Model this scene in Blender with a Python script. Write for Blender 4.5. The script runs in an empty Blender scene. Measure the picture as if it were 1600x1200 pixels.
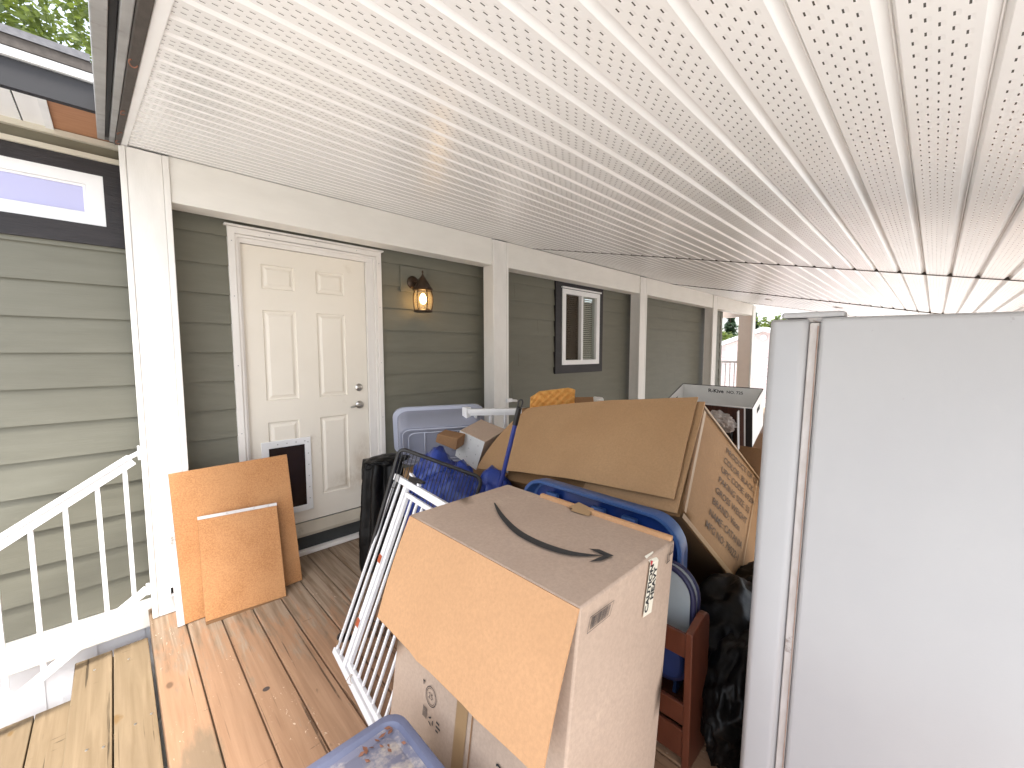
import bpy, math, random
from math import sin, cos, pi, radians, sqrt
from mathutils import Vector as V, Matrix, noise
random.seed(7)
sc = bpy.context.scene
COL = sc.collection

# ------------------------------------------------------------------ materials
def new_mat(name):
    m = bpy.data.materials.new(name); m.use_nodes = True
    nt = m.node_tree; b = nt.nodes['Principled BSDF']
    return m, nt, b

def node(nt, typ, **kw):
    n = nt.nodes.new(typ)
    for k, v in kw.items(): setattr(n, k, v)
    return n

def math_n(nt, op, a, b=None, c=None, clamp=False):
    n = nt.nodes.new('ShaderNodeMath'); n.operation = op; n.use_clamp = clamp
    for i, v in enumerate((a, b, c)):
        if v is None: continue
        if isinstance(v, (int, float)): n.inputs[i].default_value = v
        else: nt.links.new(v, n.inputs[i])
    return n.outputs[0]

def mixc(nt, fac, a, b, mode='MIX'):
    n = nt.nodes.new('ShaderNodeMix'); n.data_type = 'RGBA'; n.blend_type = mode
    for s, v in ((n.inputs[0], fac), (n.inputs[6], a), (n.inputs[7], b)):
        if isinstance(v, (int, float)): s.default_value = v
        elif isinstance(v, tuple): s.default_value = (v[0], v[1], v[2], 1)
        else: nt.links.new(v, s)
    return n.outputs[2]

def coords(nt, scale=(1, 1, 1), kind='Object', rot=(0, 0, 0)):
    tc = node(nt, 'ShaderNodeTexCoord'); mp = node(nt, 'ShaderNodeMapping')
    mp.inputs['Scale'].default_value = scale; mp.inputs['Rotation'].default_value = rot
    nt.links.new(tc.outputs[kind], mp.inputs[0]); return mp.outputs[0]

def noise_n(nt, vec, scale, detail=4, rough=.55, dist=0):
    n = node(nt, 'ShaderNodeTexNoise'); n.inputs['Scale'].default_value = scale
    n.inputs['Detail'].default_value = detail; n.inputs['Roughness'].default_value = rough
    n.inputs['Distortion'].default_value = dist
    nt.links.new(vec, n.inputs['Vector']); return n.outputs['Fac']

def ramp(nt, fac, lo, hi):
    n = node(nt, 'ShaderNodeMapRange'); n.inputs[1].default_value = lo; n.inputs[2].default_value = hi
    n.clamp = True; nt.links.new(fac, n.inputs[0]); return n.outputs[0]

def bump(nt, b, h, strength=.3, dist=.002):
    n = node(nt, 'ShaderNodeBump'); n.inputs['Strength'].default_value = strength
    n.inputs['Distance'].default_value = dist
    nt.links.new(h, n.inputs['Height']); nt.links.new(n.outputs[0], b.inputs['Normal']); return n

def mat(name, col, rough=.5, col2=None, nscale=6, stretch=(1, 1, 1), amt=.5, bscale=0, bstr=.2, bdist=.002,
        metal=0, spec=.5, dirt=None, dscale=4, dlo=.6, dhi=.8, coat=0, bstretch=None):
    m, nt, b = new_mat(name)
    b.inputs['Roughness'].default_value = rough; b.inputs['Metallic'].default_value = metal
    b.inputs['Specular IOR Level'].default_value = spec; b.inputs['Coat Weight'].default_value = coat
    if col2 is None: col2 = tuple(c * .86 for c in col)
    f = noise_n(nt, coords(nt, stretch), nscale, 5)
    f = ramp(nt, f, .5 - amt * .5, .5 + amt * .5)
    c = mixc(nt, f, col2, col)
    if dirt is not None:
        d = ramp(nt, noise_n(nt, coords(nt), dscale, 6, .65), dlo, dhi)
        c = mixc(nt, d, c, dirt)
    nt.links.new(c, b.inputs['Base Color'])
    if bscale:
        bump(nt, b, noise_n(nt, coords(nt, bstretch or stretch), bscale, 4), bstr, bdist)
    return m

M = {}
M['siding'] = mat('siding_paint', (.176, .169, .130), .6, (.150, .144, .109), 3, (1, 1, 6), .5, 9, .28, .003, bstretch=(1, 1, 14), spec=.35)
M['trim'] = mat('white_trim_paint', (.80, .77, .71), .5, (.73, .70, .64), 4, (1, 1, 3), .6, 14, .35, .002, bstretch=(1.2, 1, 9), spec=.35)
M['post'] = mat('white_post_paint', (.81, .78, .73), .5, (.73, .70, .65), 5, (3, 3, 1), .6, 26, .35, .002, dirt=(.42, .38, .33), dscale=9, dlo=.70, dhi=.80, bstretch=(5, 5, 1), spec=.35)
M['peach'] = mat('peach_post_paint', (.86, .72, .62), .55, (.80, .66, .57))
M['darktrim'] = mat('dark_brown_trim_paint', (.026, .021, .022), .6, (.012, .010, .011), 5, (1, 1, 7), .5, 18, .9, .004, bstretch=(1, 1, 7))
M['vinyl'] = mat('white_vinyl', (.82, .81, .80), .35, (.78, .77, .75), 5, bscale=30, bstr=.05)
M['cream'] = mat('cream_trim_paint', (.62, .57, .46), .5)
M['olive'] = mat('olive_board_paint', (.17, .15, .10), .6)
M['alum'] = mat('white_aluminium_paint', (.84, .83, .83), .3, (.80, .79, .79), 8, dirt=(.5, .48, .45), dscale=14, dlo=.72, dhi=.82)
M['door'] = mat('cream_door_paint', (.80, .74, .64), .42, (.76, .70, .60), 3, amt=.6, bscale=60, bstr=.06, dirt=(.50, .42, .32), dscale=2.6, dlo=.66, dhi=.86)
def door_stain():
    m = M['door']; nt = m.node_tree; b = nt.nodes['Principled BSDF']
    src = b.inputs['Base Color'].links[0].from_socket
    tc = node(nt, 'ShaderNodeTexCoord'); sep = node(nt, 'ShaderNodeSeparateXYZ'); nt.links.new(tc.outputs['Object'], sep.inputs[0])
    def el(x, z, rx, rz):
        dx = math_n(nt, 'DIVIDE', math_n(nt, 'SUBTRACT', sep.outputs[0], x), rx); dz = math_n(nt, 'DIVIDE', math_n(nt, 'SUBTRACT', sep.outputs[2], z), rz)
        d = math_n(nt, 'SQRT', math_n(nt, 'ADD', math_n(nt, 'MULTIPLY', dx, dx), math_n(nt, 'MULTIPLY', dz, dz)))
        return ramp(nt, d, 1.0, .1)
    ns = ramp(nt, noise_n(nt, coords(nt, (1, 1, .5)), 11, 6, .7), .35, .7)
    f = math_n(nt, 'MULTIPLY', math_n(nt, 'MAXIMUM', el(1.43 - 4, .60 + .75, .12, .26), el(1.33 - 4, .47 + .75, .22, .12)), ns)
    c = mixc(nt, math_n(nt, 'MULTIPLY', f, .75), src, (.36, .25, .14))
    nt.links.new(c, b.inputs['Base Color'])
door_stain()
M['doortrim'] = mat('cream_casing_paint', (.80, .76, .71), .45, (.74, .70, .65), 4, dirt=(.55, .50, .42), dscale=7, dlo=.70, dhi=.85)
M['sill'] = mat('beige_sill_metal', (.50, .45, .36), .4, (.42, .37, .29), 6, dirt=(.25, .2, .15), dscale=9)
M['darkrub'] = mat('dark_rubber', (.045, .050, .048), .6, (.03, .03, .03), 12)
M['steel'] = mat('satin_nickel', (.55, .53, .50), .28, metal=1)
M['flap'] = mat('pet_flap_vinyl', (.030, .018, .014), .22, (.02, .012, .01), 7, bscale=12, bstr=.2)
M['glassbrz'] = mat('bronze_metal', (.045, .030, .020), .42, (.08, .05, .03), 14, metal=.6, bscale=50, bstr=.15)
M['lav'] = mat('lavender_obscure_glass', (.40, .39, .62), .12, (.46, .45, .66), 1.6, amt=.7, spec=.6)
M['blind'] = mat('blind_slat_vinyl', (.80, .74, .66), .5, (.7, .64, .56), 5)
M['dark'] = mat('dark_interior', (.03, .025, .02), .8)
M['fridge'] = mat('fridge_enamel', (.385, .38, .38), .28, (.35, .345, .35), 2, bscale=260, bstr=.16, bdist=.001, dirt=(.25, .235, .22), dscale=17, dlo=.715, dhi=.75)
M['gasket'] = mat('dirty_gasket', (.52, .50, .49), .5, (.36, .31, .28), 9, (6, 6, 2), .7, dirt=(.14, .09, .07), dscale=20, dlo=.62, dhi=.72)
M['rust'] = mat('rust_line', (.20, .09, .05), .7, (.35, .28, .24), 14, (1, 1, 3), .8)
M['white'] = mat('white_plastic', (.80, .80, .79), .35)
M['black'] = mat('black_plastic', (.012, .012, .013), .35)
M['wire'] = mat('black_wire_coating', (.014, .013, .013), .4)
M['orange'] = mat('orange_sticker', (.45, .09, .03), .5)
M['bag'] = mat('black_bag_plastic', (.003, .0028, .0026), .45, (.006, .0055, .005), 8, bscale=18, bstr=.6, bdist=.008)
M['bag'].node_tree.nodes['Principled BSDF'].inputs['Specular IOR Level'].default_value = .2
M['bluebag'] = mat('blue_tarp_plastic', (.016, .048, .28), .28, (.008, .026, .17), 6, bscale=15, bstr=.7, bdist=.01)
M['blue'] = mat('blue_plastic', (.050, .118, .31), .36, (.040, .10, .27), 5, dirt=(.12, .18, .36), dscale=15, dlo=.62, dhi=.85)
M['bluedk'] = mat('dark_blue_plastic', (.010, .045, .22), .35, (.006, .03, .15), 6)
M['broom'] = mat('blue_handle_paint', (.030, .048, .22), .3)
M['tote'] = mat('grey_blue_tote_plastic', (.135, .145, .215), .42, (.115, .125, .19), 7, bscale=60, bstr=.1)
M['totetop'] = mat('dirty_tote_top', (.20, .20, .25), .6, (.15, .155, .22), 9, dirt=(.48, .42, .36), dscale=16, dlo=.50, dhi=.66)
M['leafbit'] = mat('dry_leaf', (.22, .09, .05), .7)
M['redwood'] = mat('red_brown_wood', (.155, .045, .022), .38, (.10, .028, .014), 5, (8, 8, 1), .6, dirt=(.40, .25, .18), dscale=60, dlo=.74, dhi=.78)
M['greycloth'] = mat('grey_vinyl_cloth', (.42, .46, .48), .55, (.34, .38, .40), 5, bscale=40, bstr=.2)
M['navy'] = mat('navy_piping', (.030, .030, .085), .45)
M['navycloth'] = mat('navy_cloth', (.016, .03, .12), .7, bscale=30, bstr=.3)
M['foam'] = mat('orange_foam', (.80, .42, .12), .9, (.68, .33, .08), 12, bscale=120, bstr=.4)
M['ink'] = mat('black_ink', (.022, .021, .022), .6, (.035, .033, .032), 60)
M['inkbrown'] = mat('faded_brown_ink', (.075, .042, .022), .7, (.10, .06, .03), 70)
M['paper'] = mat('cream_paper', (.80, .74, .60), .6)
M['red'] = mat('red_ink', (.5, .03, .04), .6)
M['tape'] = mat('packing_tape', (.36, .23, .12), .4, (.30, .19, .095), 6, bscale=16, bstr=.4, spec=.35)
M['whitebox'] = mat('white_card', (.80, .79, .76), .6)
M['woodgrain'] = mat('woodgrain_print', (.080, .026, .014), .5, (.022, .008, .006), 10, (9, 9, .8), .5)
M['board_edge'] = mat('melamine_edge', (.66, .63, .60), .45, (.52, .49, .47), 16, dirt=(.28, .24, .2), dscale=26, dlo=.58, dhi=.7)
M['skirt'] = mat('white_skirting_vinyl', (.80, .79, .80), .45, (.70, .69, .70), 4, dirt=(.46, .44, .42), dscale=7, dlo=.58, dhi=.85)
M['rake'] = mat('weathered_dark_board', (.075, .062, .052), .8, (.035, .028, .022), 12, (4, 1, 4), .6, bscale=24, bstr=.5)
M['galv'] = mat('galvanised_flashing', (.42, .42, .41), .5, (.26, .25, .24), 10, (1, 1, 1), .6, metal=.3, dirt=(.12, .10, .08), dscale=16)
M['shingle'] = mat('roof_shingle', (.16, .155, .16), .9, (.09, .09, .095), 40, bscale=90, bstr=.5)
M['blackfascia'] = mat('black_fascia_paint', (.008, .007, .008), .6)
M['osb'] = mat('bare_plywood', (.42, .21, .11), .7, (.34, .16, .08), 9, (1, 6, 1))
M['plastic_wrap'] = mat('crumpled_film', (.50, .46, .42), .15, (.25, .2, .18), 22, bscale=26, bstr=1, bdist=.01)
M['pink'] = mat('pink_siding', (.66, .53, .51), .6)
M['farwhite'] = mat('far_white_paint', (.80, .80, .79), .6)
M['bark'] = mat('tree_bark', (.10, .075, .055), .9, (.06, .045, .03), 12, (4, 4, 1), bscale=12, bstr=.6)
M['gravel'] = mat('gravel_ground', (.52, .51, .48), .95, (.42, .41, .385), 9, bscale=30, bstr=.5)

def cardboard(name, c, c2, rough=.72):
    m, nt, b = new_mat(name)
    v = coords(nt)
    big = ramp(nt, noise_n(nt, v, 3.5, 4), .3, .7)
    fib = ramp(nt, noise_n(nt, coords(nt, (1, 1, 1)), 95, 5, .7), .35, .66)
    col = mixc(nt, big, c2, c)
    spk = tuple(x * .72 for x in c)
    col = mixc(nt, math_n(nt, 'MULTIPLY', fib, .55), col, spk)
    hl = ramp(nt, noise_n(nt, v, 7, 6, .7), .66, .74)
    col = mixc(nt, math_n(nt, 'MULTIPLY', hl, .35), col, tuple(min(1, x * 1.25) for x in c))
    nt.links.new(col, b.inputs['Base Color']); b.inputs['Roughness'].default_value = rough
    b.inputs['Specular IOR Level'].default_value = .25
    bump(nt, b, noise_n(nt, v, 12, 5), .25, .004)
    return m
M['card'] = cardboard('brown_cardboard', (.48, .295, .152), (.42, .25, .125))
M['cardgrey'] = cardboard('grey_brown_cardboard', (.50, .375, .285), (.44, .325, .245))
M['cardshade'] = cardboard('stained_brown_cardboard', (.33, .19, .088), (.28, .155, .07))  # darker copy of brown_cardboard, shade beside the fridge put into the colour
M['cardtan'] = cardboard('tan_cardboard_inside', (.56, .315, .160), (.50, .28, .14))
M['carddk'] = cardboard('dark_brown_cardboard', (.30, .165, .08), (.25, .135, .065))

def particle_board():
    m, nt, b = new_mat('particle_board')
    v = coords(nt)
    sp = noise_n(nt, v, 150, 3, .6); sp2 = noise_n(nt, v, 60, 3, .6)
    f = ramp(nt, sp, .36, .62); g = ramp(nt, sp2, .58, .70)
    col = mixc(nt, f, (.35, .150, .050), (.48, .228, .085))
    col = mixc(nt, math_n(nt, 'MULTIPLY', g, .5), col, (.33, .145, .05))
    bl = ramp(nt, noise_n(nt, v, 4, 5), .35, .75)
    col = mixc(nt, bl, col, mixc(nt, .5, col, (.60, .32, .14)))
    nt.links.new(col, b.inputs['Base Color']); b.inputs['Roughness'].default_value = .62
    bump(nt, b, sp, .2, .001); return m
M['pboard'] = particle_board()

def plank_wood(name, c1, c2, cworn, worn_fn=None, treated=False):
    """painted / treated boards: grain along Y, per-board offset in attribute 'rnd'."""
    m, nt, b = new_mat(name)
    at = node(nt, 'ShaderNodeAttribute'); at.attribute_name = 'rnd'; r = at.outputs['Fac']
    tc = node(nt, 'ShaderNodeTexCoord')
    off = node(nt, 'ShaderNodeCombineXYZ')
    nt.links.new(math_n(nt, 'MULTIPLY', r, 37.0), off.inputs[0]); nt.links.new(math_n(nt, 'MULTIPLY', r, 91.0), off.inputs[1])
    add = node(nt, 'ShaderNodeVectorMath', operation='ADD')
    nt.links.new(tc.outputs['Object'], add.inputs[0]); nt.links.new(off.outputs[0], add.inputs[1])
    def scaled(s):
        mp = node(nt, 'ShaderNodeMapping'); mp.inputs['Scale'].default_value = s
        nt.links.new(add.outputs[0], mp.inputs[0]); return mp.outputs[0]
    grain = noise_n(nt, scaled((38, 1.6, 38)), 1, 6, .6, .6)
    blot = noise_n(nt, scaled((6, 3, 6)), 1, 5, .6)
    knot = noise_n(nt, scaled((13, 6, 13)), 1, 2, .4)
    col = mixc(nt, ramp(nt, grain, .3, .7), c2, c1)
    col = mixc(nt, math_n(nt, 'MULTIPLY', ramp(nt, blot, .45, .75), .45), col, tuple(x * .7 for x in c1))
    tint = math_n(nt, 'MULTIPLY', r, .25)
    col = mixc(nt, tint, col, tuple(x * .62 for x in c1))
    # long cracks
    cr = noise_n(nt, scaled((55, .9, 55)), 1, 3, .5, .4)
    crk = math_n(nt, 'MULTIPLY', ramp(nt, cr, .365, .33), ramp(nt, blot, .40, .5))
    col = mixc(nt, math_n(nt, 'MULTIPLY', crk, .8), col, tuple(x * .22 for x in c2))
    kn = ramp(nt, knot, .70, .735)
    col = mixc(nt, math_n(nt, 'MULTIPLY', kn, .75), col, (.075, .045, .028) if not treated else (.16, .09, .03))
    # worn / scuffed
    sep = node(nt, 'ShaderNodeSeparateXYZ'); nt.links.new(tc.outputs['Object'], sep.inputs[0])
    wn = noise_n(nt, scaled((22, 4, 22)), 1, 7, .72)
    if not treated:
        bias = math_n(nt, 'ADD', math_n(nt, 'MULTIPLY', ramp(nt, sep.outputs[1], 1.9, 2.75), .30),
                      math_n(nt, 'MULTIPLY', ramp(nt, sep.outputs[0], .30, .75), .10))
        wm = ramp(nt, math_n(nt, 'ADD', wn, bias), .66, .80)
        col = mixc(nt, math_n(nt, 'MULTIPLY', wm, .85), col, mixc(nt, ramp(nt, grain, .3, .65), (.13, .085, .05), cworn))
        fl = noise_n(nt, scaled((70, 26, 70)), 1, 5, .75)
        near = ramp(nt, noise_n(nt, scaled((5, 2.4, 5)), 1, 3), .5, .62)
        fm = math_n(nt, 'MULTIPLY', ramp(nt, fl, .62, .66), near)
        col = mixc(nt, math_n(nt, 'MULTIPLY', fm, .7), col, (.70, .56, .42))
        # the bare grey patch and the tar spot on the boards near the step
        def spot(x, y, rx, ry, soft, c, col, k=.9, wob=.35):
            dx = math_n(nt, 'DIVIDE', math_n(nt, 'SUBTRACT', sep.outputs[0], x), rx)
            dy = math_n(nt, 'DIVIDE', math_n(nt, 'SUBTRACT', sep.outputs[1], y), ry)
            d = math_n(nt, 'SQRT', math_n(nt, 'ADD', math_n(nt, 'MULTIPLY', dx, dx), math_n(nt, 'MULTIPLY', dy, dy)))
            d = math_n(nt, 'ADD', d, math_n(nt, 'MULTIPLY', math_n(nt, 'SUBTRACT', wn, .5), wob))
            return mixc(nt, math_n(nt, 'MULTIPLY', ramp(nt, d, 1 + soft, 1 - soft), k), col, c)
        col = spot(.155, 1.74, .058, .21, .22, (.17, .125, .08), col, .85, 1.6)
        col = spot(.405, 1.985, .014, .014, .1, (.03, .028, .03), col, .9, .1)
        col = spot(.10, 2.31, .012, .022, .3, (.10, .06, .035), col, .8, .3)
    else:
        def spot(x, y, rx, ry, soft, c, col, k=.9):
            dx = math_n(nt, 'DIVIDE', math_n(nt, 'SUBTRACT', sep.outputs[0], x), rx)
            dy = math_n(nt, 'DIVIDE', math_n(nt, 'SUBTRACT', sep.outputs[1], y), ry)
            d = math_n(nt, 'SQRT', math_n(nt, 'ADD', math_n(nt, 'MULTIPLY', dx, dx), math_n(nt, 'MULTIPLY', dy, dy)))
            d = math_n(nt, 'ADD', d, math_n(nt, 'MULTIPLY', math_n(nt, 'SUBTRACT', wn, .5), 1.5))
            return mixc(nt, math_n(nt, 'MULTIPLY', ramp(nt, d, 1 + soft, 1 - soft), k), col, c)
        col = spot(.02, 2.70, .05, .14, .35, (.15, .06, .018), col, .85)
    # boot scuffs running across the boards
    mp2 = node(nt, 'ShaderNodeMapping'); mp2.inputs['Scale'].default_value = (9, 60, 9); mp2.inputs['Rotation'].default_value = (0, 0, .5)
    nt.links.new(add.outputs[0], mp2.inputs[0]); sc1 = noise_n(nt, mp2.outputs[0], 1, 3, .5)
    sc2 = noise_n(nt, scaled((7, 5, 7)), 1, 3, .5)
    scf = math_n(nt, 'MULTIPLY', ramp(nt, sc1, .66, .71), ramp(nt, sc2, .54, .62))
    col = mixc(nt, math_n(nt, 'MULTIPLY', scf, .65), col, tuple(x * .35 for x in c2))
    nt.links.new(col, b.inputs['Base Color']); b.inputs['Roughness'].default_value = .68
    b.inputs['Specular IOR Level'].default_value = .2
    h = math_n(nt, 'SUBTRACT', grain, math_n(nt, 'MULTIPLY', crk, 1.4))
    bump(nt, b, h, .35, .003)
    return m
M['deck'] = plank_wood('stained_deck_boards', (.345, .208, .124), (.245, .138, .078), (.30, .235, .17))
M['tread'] = plank_wood('treated_step_boards', (.235, .172, .105), (.155, .11, .062), (.4, .3, .2), treated=True)

def soffit_mat():
    m, nt, b = new_mat('perforated_soffit_vinyl')
    uv = node(nt, 'ShaderNodeUVMap'); sep = node(nt, 'ShaderNodeSeparateXYZ'); nt.links.new(uv.outputs[0], sep.inputs[0])
    u, v = sep.outputs[0], sep.outputs[1]            # u metres along a strip, v metres across (0 = strip centre line)
    P = .1005
    k = math_n(nt, 'ROUND', math_n(nt, 'DIVIDE', v, P))
    w = math_n(nt, 'SUBTRACT', v, math_n(nt, 'MULTIPLY', k, P))          # -.05 .. .05
    row = math_n(nt, 'ROUND', math_n(nt, 'DIVIDE', w, .0129))
    inside = math_n(nt, 'LESS_THAN', math_n(nt, 'ABSOLUTE', row), 2.5)
    dv = math_n(nt, 'SUBTRACT', w, math_n(nt, 'MULTIPLY', row, .0129))
    ph = math_n(nt, 'ADD', math_n(nt, 'DIVIDE', u, .0325), math_n(nt, 'MULTIPLY', row, .5))
    du = math_n(nt, 'MULTIPLY', math_n(nt, 'SUBTRACT', math_n(nt, 'FRACT', ph), .5), .0325)
    adu = math_n(nt, 'ABSOLUTE', du)
    slit = math_n(nt, 'MULTIPLY', math_n(nt, 'LESS_THAN', adu, .0046), math_n(nt, 'LESS_THAN', math_n(nt, 'ABSOLUTE', dv), .0012))
    slit = math_n(nt, 'MULTIPLY', slit, inside)
    # pressed lip on one side of each slit
    lip = math_n(nt, 'MULTIPLY', ramp(nt, adu, .0085, .004), ramp(nt, math_n(nt, 'ABSOLUTE', math_n(nt, 'ADD', dv, .0026)), .0036, .0006))
    lip = math_n(nt, 'MULTIPLY', lip, inside)
    base = mixc(nt, ramp(nt, noise_n(nt, coords(nt), 2.5, 4), .3, .7), (.77, .76, .74), (.82, .81, .795))
    col = mixc(nt, slit, base, (.07, .062, .055))
    nt.links.new(col, b.inputs['Base Color']); b.inputs['Roughness'].default_value = .26
    b.inputs['Specular IOR Level'].default_value = .6
    bump(nt, b, lip, .22, .002)
    return m
M['soffit'] = soffit_mat()

def leaf_mat(name, c1, c2):
    m, nt, b = new_mat(name)
    at = node(nt, 'ShaderNodeAttribute'); at.attribute_name = 'rnd'
    nt.links.new(mixc(nt, at.outputs['Fac'], c1, c2), b.inputs['Base Color'])
    b.inputs['Roughness'].default_value = .5
    tr = node(nt, 'ShaderNodeBsdfTranslucent'); tr.inputs[0].default_value = (c2[0] * 1.6, c2[1] * 1.7, c2[2], 1)
    mx = node(nt, 'ShaderNodeMixShader'); mx.inputs[0].default_value = .35
    nt.links.new(b.outputs[0], mx.inputs[1]); nt.links.new(tr.outputs[0], mx.inputs[2])
    nt.links.new(mx.outputs[0], nt.nodes['Material Output'].inputs[0]); return m
M['leaf'] = leaf_mat('broad_leaves', (.045, .075, .018), (.13, .16, .04))
M['conifer'] = leaf_mat('conifer_needles', (.022, .045, .026), (.05, .085, .04))

def glass_mat(name, tint, rough=.03, opac=.25, base=(.6, .65, .7)):
    m, nt, b = new_mat(name)
    b.inputs['Base Color'].default_value = (*base, 1); b.inputs['Roughness'].default_value = rough
    tr = node(nt, 'ShaderNodeBsdfTransparent'); tr.inputs[0].default_value = (*tint, 1)
    mx = node(nt, 'ShaderNodeMixShader'); mx.inputs[0].default_value = opac
    nt.links.new(tr.outputs[0], mx.inputs[1]); nt.links.new(b.outputs[0], mx.inputs[2])
    nt.links.new(mx.outputs[0], nt.nodes['Material Output'].inputs[0]); return m
M['pane'] = glass_mat('window_glass', (.9, .92, .9), .02, .12, (.10, .11, .11))
M['screen'] = glass_mat('insect_screen', (.75, .7, .65), .7, .28, (.10, .08, .06))
M['lampglass'] = glass_mat('lantern_glass', (.95, .9, .8), .1, .15, (.8, .7, .5))
M['cleartote'] = glass_mat('translucent_tote_plastic', (.72, .74, .84), .25, .58, (.45, .47, .58))
M['clearrib'] = glass_mat('translucent_tote_ridge', (.84, .85, .92), .22, .8, (.60, .62, .72))
def emis(name, c, s):
    m = bpy.data.materials.new(name); m.use_nodes = True; nt = m.node_tree; nt.nodes.clear()
    e = nt.nodes.new('ShaderNodeEmission'); o = nt.nodes.new('ShaderNodeOutputMaterial')
    e.inputs[0].default_value = (*c, 1); e.inputs[1].default_value = s; nt.links.new(e.outputs[0], o.inputs[0]); return m
M['bulb'] = emis('lit_bulb', (1, .62, .25), 7)

# ------------------------------------------------------------------ mesh helpers
BASE = {}
XF = [None, set()]
class MB:
    def __init__(s): s.v = []; s.f = []; s.uv = None; s.rnd = {}; s.cur = None
    def face(s, *pts):
        i = len(s.v); s.v += [tuple(p) for p in pts]; s.f.append(tuple(range(i, i + len(pts))))
        if s.cur is not None: s.rnd[len(s.f) - 1] = s.cur
    def hexa(s, c):       # 8 corners: bottom 4 ccw, top 4 ccw
        i = len(s.v); s.v += [tuple(p) for p in c]
        for q in ((3, 2, 1, 0), (4, 5, 6, 7), (0, 1, 5, 4), (1, 2, 6, 5), (2, 3, 7, 6), (3, 0, 4, 7)):
            s.f.append(tuple(i + k for k in q))
            if s.cur is not None: s.rnd[len(s.f) - 1] = s.cur
        return s
    def box(s, x0, x1, y0, y1, z0, z1):
        return s.hexa([(x0, y0, z0), (x1, y0, z0), (x1, y1, z0), (x0, y1, z0), (x0, y0, z1), (x1, y0, z1), (x1, y1, z1), (x0, y1, z1)])
    def obox(s, o, a, b, c):   # origin corner + three edge vectors
        o, a, b, c = V(o), V(a), V(b), V(c)
        if a.cross(b).dot(c) < 0: a, b = b, a
        return s.hexa([o, o + a, o + a + b, o + b, o + c, o + a + c, o + a + b + c, o + b + c])
    def bar(s, p, q, w, h, up=(0, 0, 1)):
        p, q = V(p), V(q); d = (q - p).normalized(); r = d.cross(V(up)).normalized() * w / 2; u = r.cross(d).normalized() * h / 2
        return s.hexa([p - r - u, p + r - u, q + r - u, q - r - u, p - r + u, p + r + u, q + r + u, q - r + u])
    def loft(s, loops, close=True, cap0=True, cap1=True):
        n = len(loops[0]); i0 = len(s.v)
        for L in loops: s.v += [tuple(p) for p in L]
        for k in range(len(loops) - 1):
            for j in range(n if close else n - 1):
                a = i0 + k * n + j; b_ = i0 + k * n + (j + 1) % n
                s.f.append((a, b_, b_ + n, a + n))
        if cap0: s.f.append(tuple(i0 + j for j in reversed(range(n))))
        if cap1: s.f.append(tuple(i0 + (len(loops) - 1) * n + j for j in range(n)))
        return s
    def tube(s, pts, r, n=8, closed=False, caps=True):
        pts = [V(p) for p in pts]; loops = []; N = len(pts)
        ref = None
        for i, p in enumerate(pts):
            if closed: d = pts[(i + 1) % N] - pts[i - 1]
            else: d = pts[min(i + 1, N - 1)] - pts[max(i - 1, 0)]
            d.normalize()
            if ref is None:
                ref = d.orthogonal().normalized()
            ref = (ref - d * ref.dot(d)).normalized()
            b = d.cross(ref); rr = r[i] if isinstance(r, (list, tuple)) else r
            loops.append([p + (ref * cos(2 * pi * k / n) + b * sin(2 * pi * k / n)) * rr for k in range(n)])
        if closed: loops.append(loops[0]); caps = False
        return s.loft(loops, True, caps, caps)
    def lathe(s, c, prof, n=20, axis=(0, 0, 1)):
        c = V(c); a = V(axis).normalized(); u = a.orthogonal().normalized(); w = a.cross(u)
        return s.loft([[c + a * z + (u * cos(2 * pi * k / n) + w * sin(2 * pi * k / n)) * max(r, 1e-4) for k in range(n)] for r, z in prof])
    def prism(s, poly, thick):      # poly: 3D points, thick: vector
        t = V(thick); return s.loft([[V(p) for p in poly], [V(p) + t for p in poly]])
    def build(s, name, m, parent=None, smooth=False, bevel=0, seg=2, loc=None):
        if XF[0] and parent is not None and parent.name in XF[1]:
            s.v = [tuple(XF[0](V(p))) for p in s.v]
            XF[1].add(name)
        me = bpy.data.meshes.new(name)
        base = V((0, 0, 0))
        if parent is not None: base = BASE[parent.name]
        elif loc is not None: base = V(loc)
        me.from_pydata([tuple(V(p) - base) for p in s.v], [], s.f)
        me.validate(clean_customdata=False); me.update()
        import bmesh
        bm = bmesh.new(); bm.from_mesh(me); bmesh.ops.remove_doubles(bm, verts=bm.verts, dist=1e-6)
        if not s.rnd and s.uv is None: bmesh.ops.recalc_face_normals(bm, faces=bm.faces)
        bm.to_mesh(me); bm.free()
        if s.rnd and len(me.polygons) == len(s.f):
            a = me.attributes.new('rnd', 'FLOAT', 'FACE')
            a.data.foreach_set('value', [s.rnd.get(i, 0) for i in range(len(s.f))])
        o = bpy.data.objects.new(name, me); COL.objects.link(o); me.materials.append(M[m] if isinstance(m, str) else m)
        if parent is not None: o.parent = parent; BASE[o.name] = base
        else:
            if loc is not None: o.location = loc
            BASE[o.name] = base
        if smooth:
            for p in me.polygons: p.use_smooth = True
            if smooth == 'auto':
                try: me.set_sharp_from_angle(angle=radians(40))
                except Exception: pass
        if bevel:
            bv = o.modifiers.new('soft_edges', 'BEVEL'); bv.width = bevel; bv.segments = seg; bv.limit_method = 'ANGLE'; bv.angle_limit = radians(35)
        return o

def thing(name, loc, label, cat, group=None):
    o = bpy.data.objects.new(name, None); COL.objects.link(o); o.location = loc; BASE[o.name] = V(loc)
    o.empty_display_size = .05
    o['label'] = label; o['category'] = cat
    if group: o['group'] = group
    return o
def tag(o, label, cat, group=None):
    o['label'] = label; o['category'] = cat
    if group: o['group'] = group
    return o
def struct(o): o['kind'] = 'structure'; return o
def copy_tree(o, parent=None):
    c = o.copy(); COL.objects.link(c)
    if parent: c.parent = parent
    for ch in [x for x in o.children]: copy_tree(ch, c)
    return c

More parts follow.
